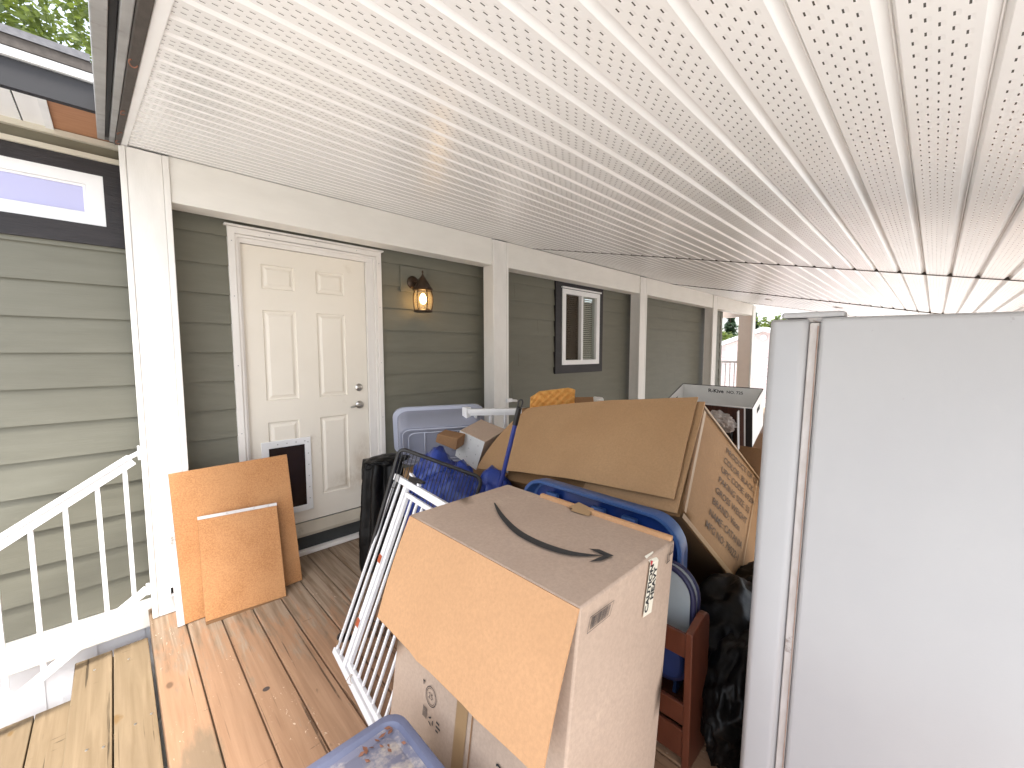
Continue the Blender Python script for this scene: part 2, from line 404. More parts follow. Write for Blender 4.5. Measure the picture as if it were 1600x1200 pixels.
def parts_rect(x0, x1, z0, z1, holes):
    xs = sorted({x0, x1} | {min(max(h[i], x0), x1) for h in holes for i in (0, 1)})
    zs = sorted({z0, z1} | {min(max(h[i], z0), z1) for h in holes for i in (2, 3)})
    out = []
    for a, b in zip(xs, xs[1:]):
        for c, d in zip(zs, zs[1:]):
            mx, mz = (a + b) / 2, (c + d) / 2
            if not any(h[0] < mx < h[1] and h[2] < mz < h[3] for h in holes): out.append((a, b, c, d))
    return out

def rrect(w, h, r, n=6):
    pts = []
    for cx, cy, a0 in ((w / 2 - r, h / 2 - r, 0), (-w / 2 + r, h / 2 - r, 90), (-w / 2 + r, -h / 2 + r, 180), (w / 2 - r, -h / 2 + r, 270)):
        for k in range(n + 1):
            a = radians(a0 + 90 * k / n); pts.append((cx + r * cos(a), cy + r * sin(a)))
    return pts
def place(pts2, o, ex, ey): return [V(o) + V(ex) * a + V(ey) * b for a, b in pts2]

def text_mb(body, size, o, ex, ey, lift=(0, 0, 0), mb=None, align='LEFT', bold=0, sx=1):
    cu = bpy.data.curves.new('lettering', 'FONT'); cu.body = body; cu.size = size; cu.align_x = align; cu.offset = bold
    cu.resolution_u = 3
    ob = bpy.data.objects.new('lettering', cu); COL.objects.link(ob)
    bpy.context.view_layer.update()
    me = bpy.data.meshes.new_from_object(ob.evaluated_get(bpy.context.evaluated_depsgraph_get()))
    mb = mb or MB(); i = len(mb.v); o, ex, ey = V(o) + V(lift), V(ex), V(ey)
    mb.v += [tuple(o + ex * (v.co.x * sx) + ey * v.co.y) for v in me.vertices]
    mb.f += [tuple(i + k for k in p.vertices) for p in me.polygons]
    bpy.data.objects.remove(ob); bpy.data.curves.remove(cu); bpy.data.meshes.remove(me)
    return mb

def blob(c, rad, mb, seed, amp=.18, fr=2.2, sub=4, flat=None, pinch=None):
    """crumpled bag / tarp lump"""
    import bmesh
    bm = bmesh.new(); bmesh.ops.create_icosphere(bm, subdivisions=sub, radius=1)
    i = len(mb.v)
    for v in bm.verts:
        p = v.co.copy()
        rdg = 1 - abs(noise.noise(p * fr + V((seed, seed * 2.3, 1)))) * 2
        k = 1 + amp * (noise.noise(p * fr * .6 + V((seed * 3, 5, seed))) + .55 * rdg) + amp * .35 * (1 - abs(noise.noise(p * fr * 2.7 + V((7, seed, 3)))) * 2)
        q = V((p.x * rad[0] * k, p.y * rad[1] * k, p.z * rad[2] * k)) + V(c)
        if flat is not None and q.z < flat: q.z = flat
        mb.v.append(tuple(q))
    bm.verts.index_update()
    for f in bm.faces: mb.f.append(tuple(i + v.index for v in f.verts))
    bm.free(); return mb

# ------------------------------------------------------------------ camera
cam = bpy.data.cameras.new('camera'); co = bpy.data.objects.new('camera', cam); COL.objects.link(co); sc.camera = co
yaw, pit, rol = radians(44.1576), radians(-4.5164), radians(-.067)
f = V((sin(yaw) * cos(pit), cos(yaw) * cos(pit), sin(pit))); r0 = V((cos(yaw), -sin(yaw), 0)); u0 = r0.cross(f)
r = cos(rol) * r0 + sin(rol) * u0; u = -sin(rol) * r0 + cos(rol) * u0
co.matrix_world = Matrix(((r.x, u.x, -f.x, 0), (r.y, u.y, -f.y, 0), (r.z, u.z, -f.z, 1.49), (0, 0, 0, 1)))
cam.sensor_width = 36; cam.lens = 36 * 640.27 / 1600; cam.clip_start = .02; cam.clip_end = 600

# ------------------------------------------------------------------ setting: ground, deck
g = MB(); g.face((-300, -300, -.75), (300, -300, -.75), (300, 300, -.75), (-300, 300, -.75))
struct(g.build('ground', 'gravel'))

d = MB()
x = .064; k = 0
while x < 10.9:
    d.cur = random.random(); w = .1415; ch = .004
    y0, y1 = -.62, 3.10 if x < .25 else 3.155
    zt = -random.random() * .0025
    prof = [(0, -.032), (w, -.032), (w, zt - ch), (w - ch, zt), (ch, zt), (0, zt - ch)]
    n = len(d.v)
    for yy in (y0, y1): d.v += [(x + a, yy, b) for a, b in prof]
    for fc in ((0, 1, 7, 6), (1, 2, 8, 7), (2, 3, 9, 8), (3, 4, 10, 9), (4, 5, 11, 10), (5, 0, 6, 11), (5, 4, 3, 2, 1, 0), (6, 7, 8, 9, 10, 11)):
        d.f.append(tuple(n + q for q in fc)); d.rnd[len(d.f) - 1] = d.cur
    x += .147; k += 1
struct(d.build('deck', 'deck'))
d = MB(); d.cur = .4
d.box(.066, .104, -.6, 3.08, -.20, -.034); d.box(10.8, 10.84, -.6, 3.08, -.7, -.034); d.box(.11, 10.8, -.6, -.56, -.7, -.034)
struct(d.build('deck_frame', 'deck'))
d = MB(); d.box(.2, 10.7, -.5, 3.1, -.16, -.10); struct(d.build('deck_underside', 'dark'))

# stairs
st = thing('deck_stairs', (-.2, 2.5, -.75), 'yellowish treated wood steps going down left of the deck beside the white railing', 'stairs')
for zz, xs in ((-.155, (-.236, -.0885)), (-.345, (-.532, -.385)), (-.535, (-.83, -.68))):
    for xx in xs:
        t = MB(); t.cur = random.random(); t.box(xx, xx + .142, 1.3, 3.085, zz - .036, zz); t.build('tread', 'tread', st, bevel=.004)
for xa, za in ((-.235, -.345), (-.53, -.535)):
    t = MB(); t.cur = .8; t.box(xa, xa + .03, 1.32, 3.07, za + .004, za + .153); t.build('riser', 'tread', st)
for yy in (1.4, 2.4, 3.04):
    t = MB(); t.cur = .6
    t.prism([(-.82, yy, -.75), (.055, yy, -.75), (.055, yy, -.192), (-.236, yy, -.192), (-.236, yy, -.383), (-.532, yy, -.383), (-.532, yy, -.573), (-.82, yy, -.573)], (0, .036, 0))
    t.build('stringer', 'tread', st)
s_ = MB()
for xx, yy in ((-.02, 2.38), (.035, 2.40), (-.17, 2.36), (-.12, 2.33), (-.16, 2.95), (-.03, 2.93)):
    s_ = MB(); s_.lathe((xx, yy, -.1555), [(.0, .0), (.006, .0), (.005, .002), (.0, .0025)], 10); s_.build('screw_head', 'steel', st)

# ------------------------------------------------------------------ house
W = 3.2
hs = thing('house', (4, 3.3, -.75), 'olive grey lap sided house with a cream six panel door and dark trimmed windows under the porch', 'house')
hs['label'] = 'olive grey lap sided house with a cream panel door behind the porch'
DOOR = (.60, 1.50, 0, 2.225); WIN = (3.93, 4.695, 1.335, 2.24); WL = (-1.2, .012, 2.165, 2.43)
sd = MB(); course = .184; zb = 1.49 - .0025 - 8 * course
BL = []
for k in range(-0, 16):
    z0 = zb + k * course; z1 = z0 + course
    zz0 = max(z0, .03)
    if zz0 >= 2.78: break
    zz1 = min(z1, 2.78)
    def ydep(z, z0=z0): return W - .016 * (1 - (z - z0) / course) - .002
    joints = [j for j in ([random.uniform(3.0, 3.6) + 3.66 * q for q in range(0, 2)] if k % 2 else [random.uniform(4.9, 6.4) + 3.66 * q for q in range(0, 2)])]
    holes = [(.572, 1.592, -1, 2.282), WIN, (-1.26, .02, 2.14, 2.44)]
    for (a, b, c, e_) in parts_rect(-4.5, 9.3, zz0, zz1, [h for h in holes if h[2] < zz1 and h[3] > zz0]):
        segs = [a] + [j for j in sorted(joints) if a + .1 < j < b - .1] + [b]
        for p, q in zip(segs, segs[1:]):
            p2, q2 = p + (.001 if p != a else 0), q - (.001 if q != b else 0)
            sd.face((p2, ydep(c), c), (q2, ydep(c), c), (q2, ydep(e_), e_), (p2, ydep(e_), e_))
            if abs(c - z0) < 1e-6: sd.face((p2, ydep(c) + .0055, c), (q2, ydep(c) + .0055, c), (q2, ydep(c), c), (p2, ydep(c), c)); sd.face((p2, ydep(c) + .0055, c), (q2, ydep(c) + .0055, c), (q2, ydep(c + .03) + .0055, c + .03), (p2, ydep(c + .03) + .0055, c + .03))
            if abs(e_ - z1) < 1e-6: sd.face((p2, ydep(e_), e_), (q2, ydep(e_), e_), (q2, ydep(e_) + .001, e_ + .028), (p2, ydep(e_) + .001, e_ + .028))
# end wall (gable side) facing +X with its own courses
for k in range(0, 16):
    z0 = zb + k * course; z1 = min(z0 + course, 2.78)
    if max(z0, .03) >= z1: continue
    sd.face((9.3 + .011, W, max(z0, .03)), (9.3 + .011, 7.4, max(z0, .03)), (9.3, 7.4, z1), (9.3, W, z1))
    sd.face((9.3 - .004, W, max(z0, .03)), (9.3 - .004, 7.4, max(z0, .03)), (9.311, 7.4, max(z0, .03)), (9.311, W, max(z0, .03)))
sd.build('siding', 'siding', hs)
b_ = MB(); b_.box(-4.5, .57, W + .03, W + .05, -.7, 2.8); b_.box(1.53, 3.9, W + .03, W + .05, -.7, 2.8); b_.box(4.72, 9.29, W + .03, W + .05, -.7, 2.8)
b_.box(-4.5, 9.29, 7.35, 7.39, -.7, 2.8); b_.box(9.25, 9.29, W + .06, 7.3, -.7, 2.8); b_.box(-4.5, -4.46, W + .06, 7.3, -.7, 2.8)
b_.build('wall_core', 'dark', hs)
t = MB()
for xx in [-4.5 + .2 * i for i in range(24)]:
    if xx > .0: break
    t.box(xx, xx + .145, W - .030, W - .022, -.75, -.115); t.box(xx + .145, xx + .2, W - .024, W - .010, -.75, -.115)
t.box(.1, 9.28, W - .02, W - .012, -.75, -.05)
t.build('skirting', 'skirt', hs)
t = MB(); t.box(-4.5, .09, W - .075, W - .002, -.118, .026); t.build('skirt_board', 'trim', hs, bevel=.004)
t = MB(); t.box(.12, .595, W - .03, W + .0, .0, .03); t.box(1.53, 9.28, W - .03, W, 0, .03); t.build('base_trim', 'darktrim', hs)
# corner board at the far end
t = MB(); t.box(9.22, 9.32, W - .022, W - .012, .0, 2.5); t.build('corner_board', 'siding', hs)
# roof over the house (mostly hidden) with its eave left of the porch
t = MB(); t.hexa([(-4.6, 2.60, 2.735), (-.0, 2.60, 2.735), (-.0, 5.6, 3.5), (-4.6, 5.6, 3.5), (-4.6, 2.60, 2.765), (-.0, 2.60, 2.765), (-.0, 5.6, 3.53), (-4.6, 5.6, 3.53)])
t.hexa([(.01, 3.3, 2.92), (9.7, 3.3, 2.92), (9.7, 5.6, 3.5), (.01, 5.6, 3.5), (.01, 3.3, 2.95), (9.7, 3.3, 2.95), (9.7, 5.6, 3.53), (.01, 5.6, 3.53)])
t.hexa([(-4.6, 5.6, 3.5), (9.7, 5.6, 3.5), (9.7, 8.4, 2.78), (-4.6, 8.4, 2.78), (-4.6, 5.6, 3.53), (9.7, 5.6, 3.53), (9.7, 8.4, 2.81), (-4.6, 8.4, 2.81)])
rf = t.build('roof', 'shingle', hs)
t = MB(); t.box(-4.6, .045, 2.628, 2.66, 2.545, 2.655); t.build('fascia', 'blackfascia', hs)
t = MB(); t.box(-4.6, .045, 2.612, 2.65, 2.660, 2.692); t.build('drip_edge', 'farwhite', hs)
t = MB(); t.box(-4.6, .045, 2.606, 2.65, 2.694, 2.734); t.build('gutter_lip', 'rake', hs)
t = MB()
for i in range(30): t.box(-4.6 + .15 * i, -4.6 + .15 * i + .144, 2.662, 3.18, 2.612, 2.622)
t.v = [(min(a, -.165), b, c) for a, b, c in t.v]
t.build('eave_soffit', 'vinyl', hs)
t = MB(); t.box(-.160, .05, 2.662, 3.18, 2.616, 2.626); t.build('eave_plywood', 'osb', hs)
t = MB(); t.box(-.178, -.150, 2.655, 3.18, 2.604, 2.6115); t.build('soffit_channel', 'farwhite', hs)
t = MB(); t.box(-4.5, .094, W - .05, W - .012, 2.585, 2.612); t.build('frieze_strip', 'cream', hs)
t = MB(); t.box(-4.5, .094, W - .022, W - .013, 2.53, 2.5845); t.build('frieze_board', 'olive', hs)
t = MB(); t.box(-4.5, .094, W - .05, W - .012, 2.505, 2.5295); t.build('window_cap', 'cream', hs)

# transom window (left)
wn = MB()
for q in parts_rect(-1.32, .092, 2.063, 2.504, [(-1.2, .014, 2.166, 2.432)]): wn.box(q[0], q[1], W - .034, W + .01, q[2], q[3])
wl = wn.build('window', 'darktrim', hs); wl['label'] = 'dark trimmed transom window with lavender frosted glass'
t = MB()
for q in parts_rect(-1.199, .013, 2.167, 2.431, [(-1.13, -.055, 2.222, 2.375)]): t.box(q[0], q[1], W - .026, W + .03, q[2], q[3])
fr = t.build('frame', 'vinyl', wl)
t = MB()
for q in parts_rect(-1.129, -.056, 2.223, 2.374, [(-1.12, -.066, 2.233, 2.364)]): t.box(q[0], q[1], W - .012, W + .02, q[2], q[3])
t.build('bead', 'vinyl', wl)
t = MB(); t.box(-1.14, -.05, W - .002, W + .006, 2.22, 2.378); t.build('pane', 'lav', wl)

# window by the second post
wn = MB()
for q in parts_rect(3.80, 4.79, 1.222, 2.385, [(3.915, 4.705, 1.325, 2.25)]): wn.box(q[0], q[1], W - .036, W + .01, q[2], q[3])
w2 = wn.build('window', 'darktrim', hs); w2['label'] = 'dark trimmed sliding window with lowered blinds'
t = MB()
for q in parts_rect(3.916, 4.704, 1.326, 2.249, [(3.985, 4.295, 1.385, 2.19), (4.335, 4.63, 1.385, 2.19)]): t.box(q[0], q[1], W - .045, W + .03, q[2], q[3])
t.build('frame', 'vinyl', w2, bevel=.003)
t = MB(); t.box(3.90, 4.72, W - .06, W - .037, 2.256, 2.272); t.build('head_flashing', 'vinyl', w2)
t = MB(); t.box(3.98, 4.30, W + .000, W + .004, 1.38, 2.195); t.build('insect_screen', 'screen', w2)
t = MB(); t.box(4.33, 4.635, W - .012, W - .008, 1.38, 2.195); t.box(3.98, 4.30, W + .012, W + .016, 1.38, 2.195); t.build('pane', 'pane', w2)
t = MB()
for i in range(33):
    z = 1.36 + i * .0255
    t.hexa([(3.93, W + .036, z), (4.69, W + .036, z), (4.69, W + .046, z + .019), (3.93, W + .046, z + .019),
            (3.93, W + .034, z + .001), (4.69, W + .034, z + .001), (4.69, W + .044, z + .020), (3.93, W + .044, z + .020)])
t.build('blinds', 'blind', w2)
t = MB(); t.box(3.9, 4.72, W + .22, W + .24, 1.3, 2.3); t.build('dark_room', 'dark', w2)

# door
dr = MB(); SX0, SX1, SZ0, SZ1 = .622, 1.478, .225, 2.20; yf = W + .018
panels = [(.747, .963, 1.917, 2.09), (1.10, 1.318, 1.917, 2.09), (.745, .963, 1.145, 1.780), (1.098, 1.315, 1.145, 1.780), (.747, .958, .399, 1.0), (1.097, 1.312, .399, 1.0)]
for q in parts_rect(SX0, SX1, SZ0, SZ1, panels): dr.face((q[0], yf, q[2]), (q[1], yf, q[2]), (q[1], yf, q[3]), (q[0], yf, q[3]))
for (a, b, c, e_) in panels:
    rings = []
    for ins, dep in ((0, 0), (.004, .0), (.010, .009), (.022, .009), (.040, .001)):
        rings.append([(a + ins, yf + dep, c + ins), (b - ins, yf + dep, c + ins), (b - ins, yf + dep, e_ - ins), (a + ins, yf + dep, e_ - ins)])
    dr.loft(rings, True, False, True)
dr.box(SX0, SX1, yf + .02, yf + .04, SZ0, SZ1)
door = dr.build('door', 'door', hs)
t = MB(); t.lathe((1.405, yf, 1.205), [(.0, 0), (.030, 0), (.030, -.006), (.022, -.014), (.012, -.016), (0, -.016)], 24, (0, 1, 0)); t.box(1.4, 1.41, yf - .020, yf - .014, 1.193, 1.217)
t.build('deadbolt', 'steel', door, smooth='auto')
t = MB(); t.lathe((1.407, yf, 1.065), [(.0, 0), (.032, 0), (.032, -.005), (.024, -.014), (.012, -.018), (.011, -.045), (0, -.046)], 24, (0, 1, 0))
t.tube([(1.407, yf - .044, 1.065), (1.385, yf - .050, 1.066), (1.35, yf - .050, 1.062), (1.318, yf - .044, 1.053)], [.010, .011, .0095, .007], 10)
t.build('lever_handle', 'steel', door, smooth='auto')
pf = MB()
for q in parts_rect(.70, 1.022, .312, .862, [(.745, .980, .355, .812)]): pf.box(q[0], q[1], yf - .014, yf + .0005, q[2], q[3])
pet = pf.build('pet_door', 'vinyl', door, bevel=.003)
t = MB(); t.box(.744, .981, yf - .006, yf - .002, .352, .815); t.build('pet_flap', 'flap', door)
t = MB()
for xx, zz in [(1.001, .40 + .085 * i) for i in range(6)] + [(.80 + .06 * i, .836) for i in range(4)]:
    t.lathe((xx, yf - .0138, zz), [(0, 0), (.005, 0), (.004, -.002), (0, -.0022)], 8, (0, 1, 0))
t.build('screw', 'steel', door)
# casing and jamb
cs = MB(); y0 = W - .030
def casing(mb, x0, x1, zt, w, ya, yb):
    mb.hexa([(x0, ya, .12), (x0 + w, ya, .12), (x0 + w, yb, .12), (x0, yb, .12), (x0, ya, zt), (x0 + w, ya, zt - w), (x0 + w, yb, zt - w), (x0, yb, zt)])
    mb.hexa([(x1 - w, ya, .12), (x1, ya, .12), (x1, yb, .12), (x1 - w, yb, .12), (x1 - w, ya, zt - w), (x1, ya, zt), (x1, yb, zt), (x1 - w, yb, zt - w)])
    mb.hexa([(x0, ya, zt), (x0 + w, ya, zt - w), (x1 - w, ya, zt - w), (x1, ya, zt), (x0, yb, zt), (x0 + w, yb, zt - w), (x1 - w, yb, zt - w), (x1, yb, zt)])
casing(cs, .562, 1.600, 2.290, .040, W - .032, W + .03)
cs.box(.545, 1.617, W - .050, W + .0, 2.2915, 2.304)
cs.build('door_casing', 'doortrim', hs, bevel=.004)
cs = MB(); casing(cs, .6035, 1.5585, 2.248, .014, W - .022, W + .06); casing(cs, .610, 1.540, 2.234, .022, W - .006, W + .012); cs.build('door_jamb', 'doortrim', hs)
cs = MB(); cs.box(1.481, 1.5575, W - .004, W + .07, .12, 2.2015); cs.box(.604, .6195, W - .004, W + .07, .12, 2.2015); cs.box(.604, 1.5575, W - .004, W + .07, 2.2025, 2.247); cs.build('door_stop', 'doortrim', hs)
t = MB()
for zz in (.5, .95, 1.4, 1.85, 2.2):
    for xx in (.583, 1.580): t.lathe((xx, W - .0322, zz), [(0, 0), (.0035, 0), (.0025, -.0008), (0, -.0008)], 8, (0, 1, 0))
for xx in (.8, 1.1, 1.4): t.lathe((xx, W - .0322, 2.272), [(0, 0), (.0035, 0), (.0025, -.0008), (0, -.0008)], 8, (0, 1, 0))
o = t.build('casing_nails', 'galv', hs); o['kind'] = 'stuff'
t = MB(); t.hexa([(.60, W - .03, .128), (1.52, W - .03, .128), (1.52, W + .07, .128), (.60, W + .07, .128), (.60, W - .03, .15), (1.52, W - .03, .15), (1.52, W + .012, .221), (.60, W + .012, .221)])
t.build('door_sill', 'sill', hs, bevel=.003)
t = MB(); t.box(.57, 1.56, W - .012, W + .0, .03, .127); t.build('kick_strip', 'darkrub', hs)
t = MB(); t.box(.56, 1.60, W - .062, W - .014, .0015, .030); t.build('base_strip', 'doortrim', hs, bevel=.004)

# wall lantern
lp = thing('wall_lantern', (1.905, 3.07, 2.0), 'lit bronze wall lantern between the door and the second post', 'wall lamp')
t = MB(); t.box(1.775, 2.03, W - .024, W - .013, 2.0, 2.215); t.build('mounting_block', 'siding', lp)
t = MB(); t.lathe((1.89, W - .024, 2.085), [(0, 0), (.055, 0), (.055, -.008), (.040, -.020), (.022, -.028), (0, -.028)], 22, (0, 1, 0)); t.build('backplate', 'glassbrz', lp, smooth='auto')
lx, ly = 1.915, 3.055
t = MB(); t.tube([(1.89, W - .045, 2.085), (1.893, W - .075, 2.075), (1.90, W - .10, 2.085), (1.908, W - .13, 2.115), (lx, ly, 2.125), (lx, ly, 2.10)], .010, 10); t.build('arm', 'glassbrz', lp, smooth=True)
t = MB(); t.lathe((lx, ly, 0), [(0, 2.175), (.006, 2.172), (.009, 2.160), (.005, 2.148), (.009, 2.135), (.020, 2.118), (.045, 2.078), (.072, 2.035), (.085, 2.022), (.087, 2.012), (.080, 2.006), (0, 2.006)], 24)
t.build('lantern_cap', 'glassbrz', lp, smooth='auto')
t = MB()
for k in range(6):
    a = 2 * pi * k / 6 + .4
    t.tube([(lx + cos(a) * q, ly + sin(a) * q, z) for q, z in ((.070, 2.008), (.080, 1.96), (.081, 1.91), (.074, 1.855), (.068, 1.838))], .0045, 6)
t.build('cage', 'glassbrz', lp, smooth=True)
t = MB(); t.lathe((lx, ly, 0), [(0, 1.822), (.060, 1.822), (.080, 1.828), (.080, 1.838), (.066, 1.846), (0, 1.846)], 24); t.build('lantern_base', 'glassbrz', lp, smooth='auto')
t = MB(); t.loft([[(lx + q * cos(2 * pi * k / 20), ly + q * sin(2 * pi * k / 20), z) for k in range(20)] for q, z in ((.064, 2.006), (.074, 1.96), (.075, 1.91), (.066, 1.848))], True, False, False)
t.build('lantern_glass', 'lampglass', lp, smooth=True)
t = MB(); t.lathe((lx, ly, 0), [(0, 1.985), (.014, 1.978), (.027, 1.95), (.029, 1.93), (.022, 1.905), (.010, 1.895), (0, 1.893)], 16); t.build('bulb', 'bulb', lp, smooth=True)

# ------------------------------------------------------------------ porch roof (soffit, beam), posts
PITCH = radians(12.6113); tp = math.tan(PITCH); YP, ZP = 2.96, 2.555
def sz(y): return ZP + tp * (y - YP)
S0 = -3.0137; P_ = .1005; cP, sP = cos(PITCH), sin(PITCH)
def spt(x, s, h):      # s along slope from the beam line, h = above the soffit face
    return (x, YP + s * cP - h * sP, ZP + s * sP + h * cP)
pr = thing('porch_roof', (5, 1.2, 2.6), 'low white porch roof with perforated ribbed soffit over the deck and its white beam', 'porch roof')
seams = [.106, 3.196, 6.45, 9.78, 10.78]
for a, b in zip(seams, seams[1:]):
    me = MB(); uvs = []
    kmin, kmax = -5, 30
    prof = []
    for kk in range(kmin, kmax + 1):
        c = S0 + kk * P_
        prof += [(c - .0395, 0), (c + .0380, 0), (c + .0392, .0012), (c + .0472, .0150), (c + .0480, .0122), (c + .0498, .0122), (c + .0506, .0150), (c + .0602, .0012), (c + .0614, 0)]
    prof = [(s, h) for s, h in prof if s < .12]
    dz = {0: 0, 1: .004, 2: .0, 3: .004}[seams.index(a)]
    a2, b2 = a, b - .003
    n = len(prof)
    me.v = [spt(a2, s, h + dz) for s, h in prof] + [spt(b2, s, h + dz) for s, h in prof]
    for i in range(n - 1):
        me.f.append((i, i + n, i + 1 + n, i + 1))
    mesh_o = None
    m_ = bpy.data.meshes.new('soffit_panel'); base = BASE[pr.name]
    m_.from_pydata([tuple(V(p) - base) for p in me.v], [], me.f); m_.update()
    uvl = m_.uv_layers.new(name='UVMap')
    for pi_, pl in enumerate(m_.polygons):
        for li in pl.loop_indices:
            vi = m_.loops[li].vertex_index; s = prof[vi % n][0]
            uvl.data[li].uv = ((a2 if vi < n else b2), s - S0)
    m_.materials.append(M['soffit']); o = bpy.data.objects.new('soffit_panel', m_); COL.objects.link(o); o.parent = pr
t = MB()
for xx in seams[1:4]:
    for q0, q1 in ((xx - .004, xx + .003),):
        t.hexa([spt(q0, -3.45, -.0035), spt(q1, -3.45, -.0035), spt(q1, .09, -.0035), spt(q0, .09, -.0035), spt(q0, -3.45, .03), spt(q1, -3.45, .03), spt(q1, .09, .03), spt(q0, .09, .03)])
t.build('soffit_seam', 'rake', pr)
t = MB(); t.hexa([spt(.03, -3.6, .02), spt(10.9, -3.6, .02), spt(10.9, .40, .02), spt(.03, .40, .02), spt(.03, -3.6, .14), spt(10.9, -3.6, .14), spt(10.9, .40, .14), spt(.03, .40, .14)])
t.build('roof_deck', 'shingle', pr)
t = MB(); t.box(.04, 10.84, -.56, -.50, sz(-.5) - .15, sz(-.5) + .1); t.build('front_fascia', 'trim', pr)
# rake edge on the left end, stepped strips
for nm, x0, x1, h0, h1, mm in (('soffit_channel', .088, .112, -.006, .014, 'vinyl'), ('rake_board', .066, .087, -.012, .10, 'rake'), ('rake_flashing', .046, .065, -.004, .12, 'galv'),
                               ('rake_shadow_board', .031, .045, .012, .12, 'blackfascia'), ('rake_trim', .004, .030, -.003, .13, 'galv')):
    t = MB(); t.hexa([spt(x0, -3.55, h0), spt(x1, -3.55, h0), spt(x1, .02, h0), spt(x0, .02, h0), spt(x0, -3.55, h1), spt(x1, -3.55, h1), spt(x1, .02, h1), spt(x0, .02, h1)])
    t.build(nm, mm, pr, bevel=.002)
t = MB()
for s, tw in ((-1.62, .3), (-.95, 1.2), (-.45, 2.1), (-.16, .8)):
    c = V(spt(.074, s, -.016)); t.tube([c + V((cos(q + tw) * .008, sin(q + tw) * .010, -.004 - .004 * sin(q * 1.3))) for q in [i * .5 for i in range(9)]], .0016, 5)
t.build('curled_fibre', 'leafbit', pr)
# beam pieces between the posts
PX = [(.078, .276), (2.63, 2.83), (5.42, 5.62), (8.18, 8.39), (10.60, 10.80)]
for (a0, a1), (b0, b1) in zip(PX, PX[1:]):
    t = MB(); t.box(a1 + .001, b0 - .001, YP + .014, 3.125, 2.312, sz(YP + .014) - .001); t.build('beam', 'trim', pr, bevel=.004)
t = MB(); t.box(10.62, 10.78, 3.27, 4.6, 2.30, 2.60); t.build('beam', 'peach', pr)
t = MB()
for xx, yy in ((7.6, 1.9), (7.5, 1.0), (9.0, .55)):
    t.lathe(spt(xx, (yy - YP) / cP, 0), [(0, -.012), (.05, -.012), (.06, -.004), (.06, 0), (0, 0)], 20, (0, -sP, cP))
t.build('soffit_light', 'vinyl', pr)

def post(x0, x1, yd, label, mm):
    p = thing('porch_post', ((x0 + x1) / 2, YP + .08, 0), label, 'post', 'white posts carrying the porch beam')
    zt = 2.548
    t = MB(); t.box(x0 + .012, x1 - .012, YP + .010, 3.12 + yd, .003, zt); t.build('post_core', mm, p)
    t = MB(); t.box(x0 + .027, x1 - .029, YP + .003, YP + .0095, .003, zt); t.build('face_board', mm, p, bevel=.002)
    for a, b in ((x0, x0 + .0255), (x1 - .0275, x1)):
        t = MB(); t.box(a, b, YP, YP + .030, .003, zt); t.build('corner_trim', mm, p, bevel=.003)
    return p
p1 = post(*PX[0], 0, 'white boxed porch post at the stair corner with the fibreboards leaning on it', 'post')
t = MB(); t.box(.155, .205, YP - .034, YP - .0, .115, .121); t.box(.155, .205, YP - .034, YP, .165, .171); t.box(.155, .160, YP - .034, YP, .121, .165); t.box(.200, .205, YP - .034, YP, .121, .165); t.build('rail_bracket', 'alum', p1)
t = MB(); t.box(.160, .200, YP - .006, YP - .001, .121, .165); t.build('bracket_socket', 'dark', p1)
p2 = post(*PX[1], 0, 'white porch post between the wall lantern and the small window', 'post')
t = MB(); t.box(2.79, 2.86, YP - .02, YP + .02, .985, 1.02); t.tube([(2.85, YP - .01, 1.0), (2.93, YP - .012, .99)], .012, 8); t.build('rail_bracket', 'alum', p2)
post(*PX[2], 0, 'white porch post just right of the small dark trimmed window', 'post')
post(*PX[3], 0, 'white porch post near the far corner of the house wall', 'post')
p5 = post(*PX[4], .145, 'peach shaded last porch post at the far end of the beam', 'post')
for c in p5.children:
    if c.name.startswith('post_core'): c.data.materials[0] = M['peach']

# ------------------------------------------------------------------ stair railing
sr = thing('stair_railing', (-.2, 3.0, -.2), 'white aluminium stair railing sloping down from the corner post in front of the siding', 'railing')
yr = 3.005
def zr(x): return .925 + (x - .03) * .655
def zl(x): return .155 + (x - .05) * .70
t = MB(); t.bar((.030, yr, zr(.03)), (-1.1, yr, zr(-1.1)), .062, .020); t.build('top_rail', 'alum', sr, bevel=.006)
t = MB(); t.bar((.045, yr, zr(.045) - .032), (-1.1, yr, zr(-1.1) - .032), .040, .044); t.build('top_channel', 'alum', sr, bevel=.002)
t = MB(); t.bar((.064, yr, zl(.064)), (-1.1, yr, zl(-1.1)), .036, .038); t.build('bottom_rail', 'alum', sr, bevel=.004)
for xx in (.010, -.098, -.216, -.335, -.455, -.575, -.695):
    t = MB(); t.box(xx - .0095, xx + .0095, yr - .0095, yr + .0095, zl(xx) + .002, zr(xx) - .05); t.build('picket', 'alum', sr)
t = MB(); t.bar((.03, yr, zr(.03) - .005), (.077, yr, zr(.077) - .012), .026, .020); t.box(.066, .077, yr - .03, yr + .03, zr(.077) - .05, zr(.077) + .02); t.build('wall_bracket', 'alum', sr, bevel=.003)
t = MB(); t.box(.060, .077, yr - .026, yr + .026, zl(.06) - .022, zl(.06) + .026); t.build('wall_bracket', 'alum', sr, bevel=.003)

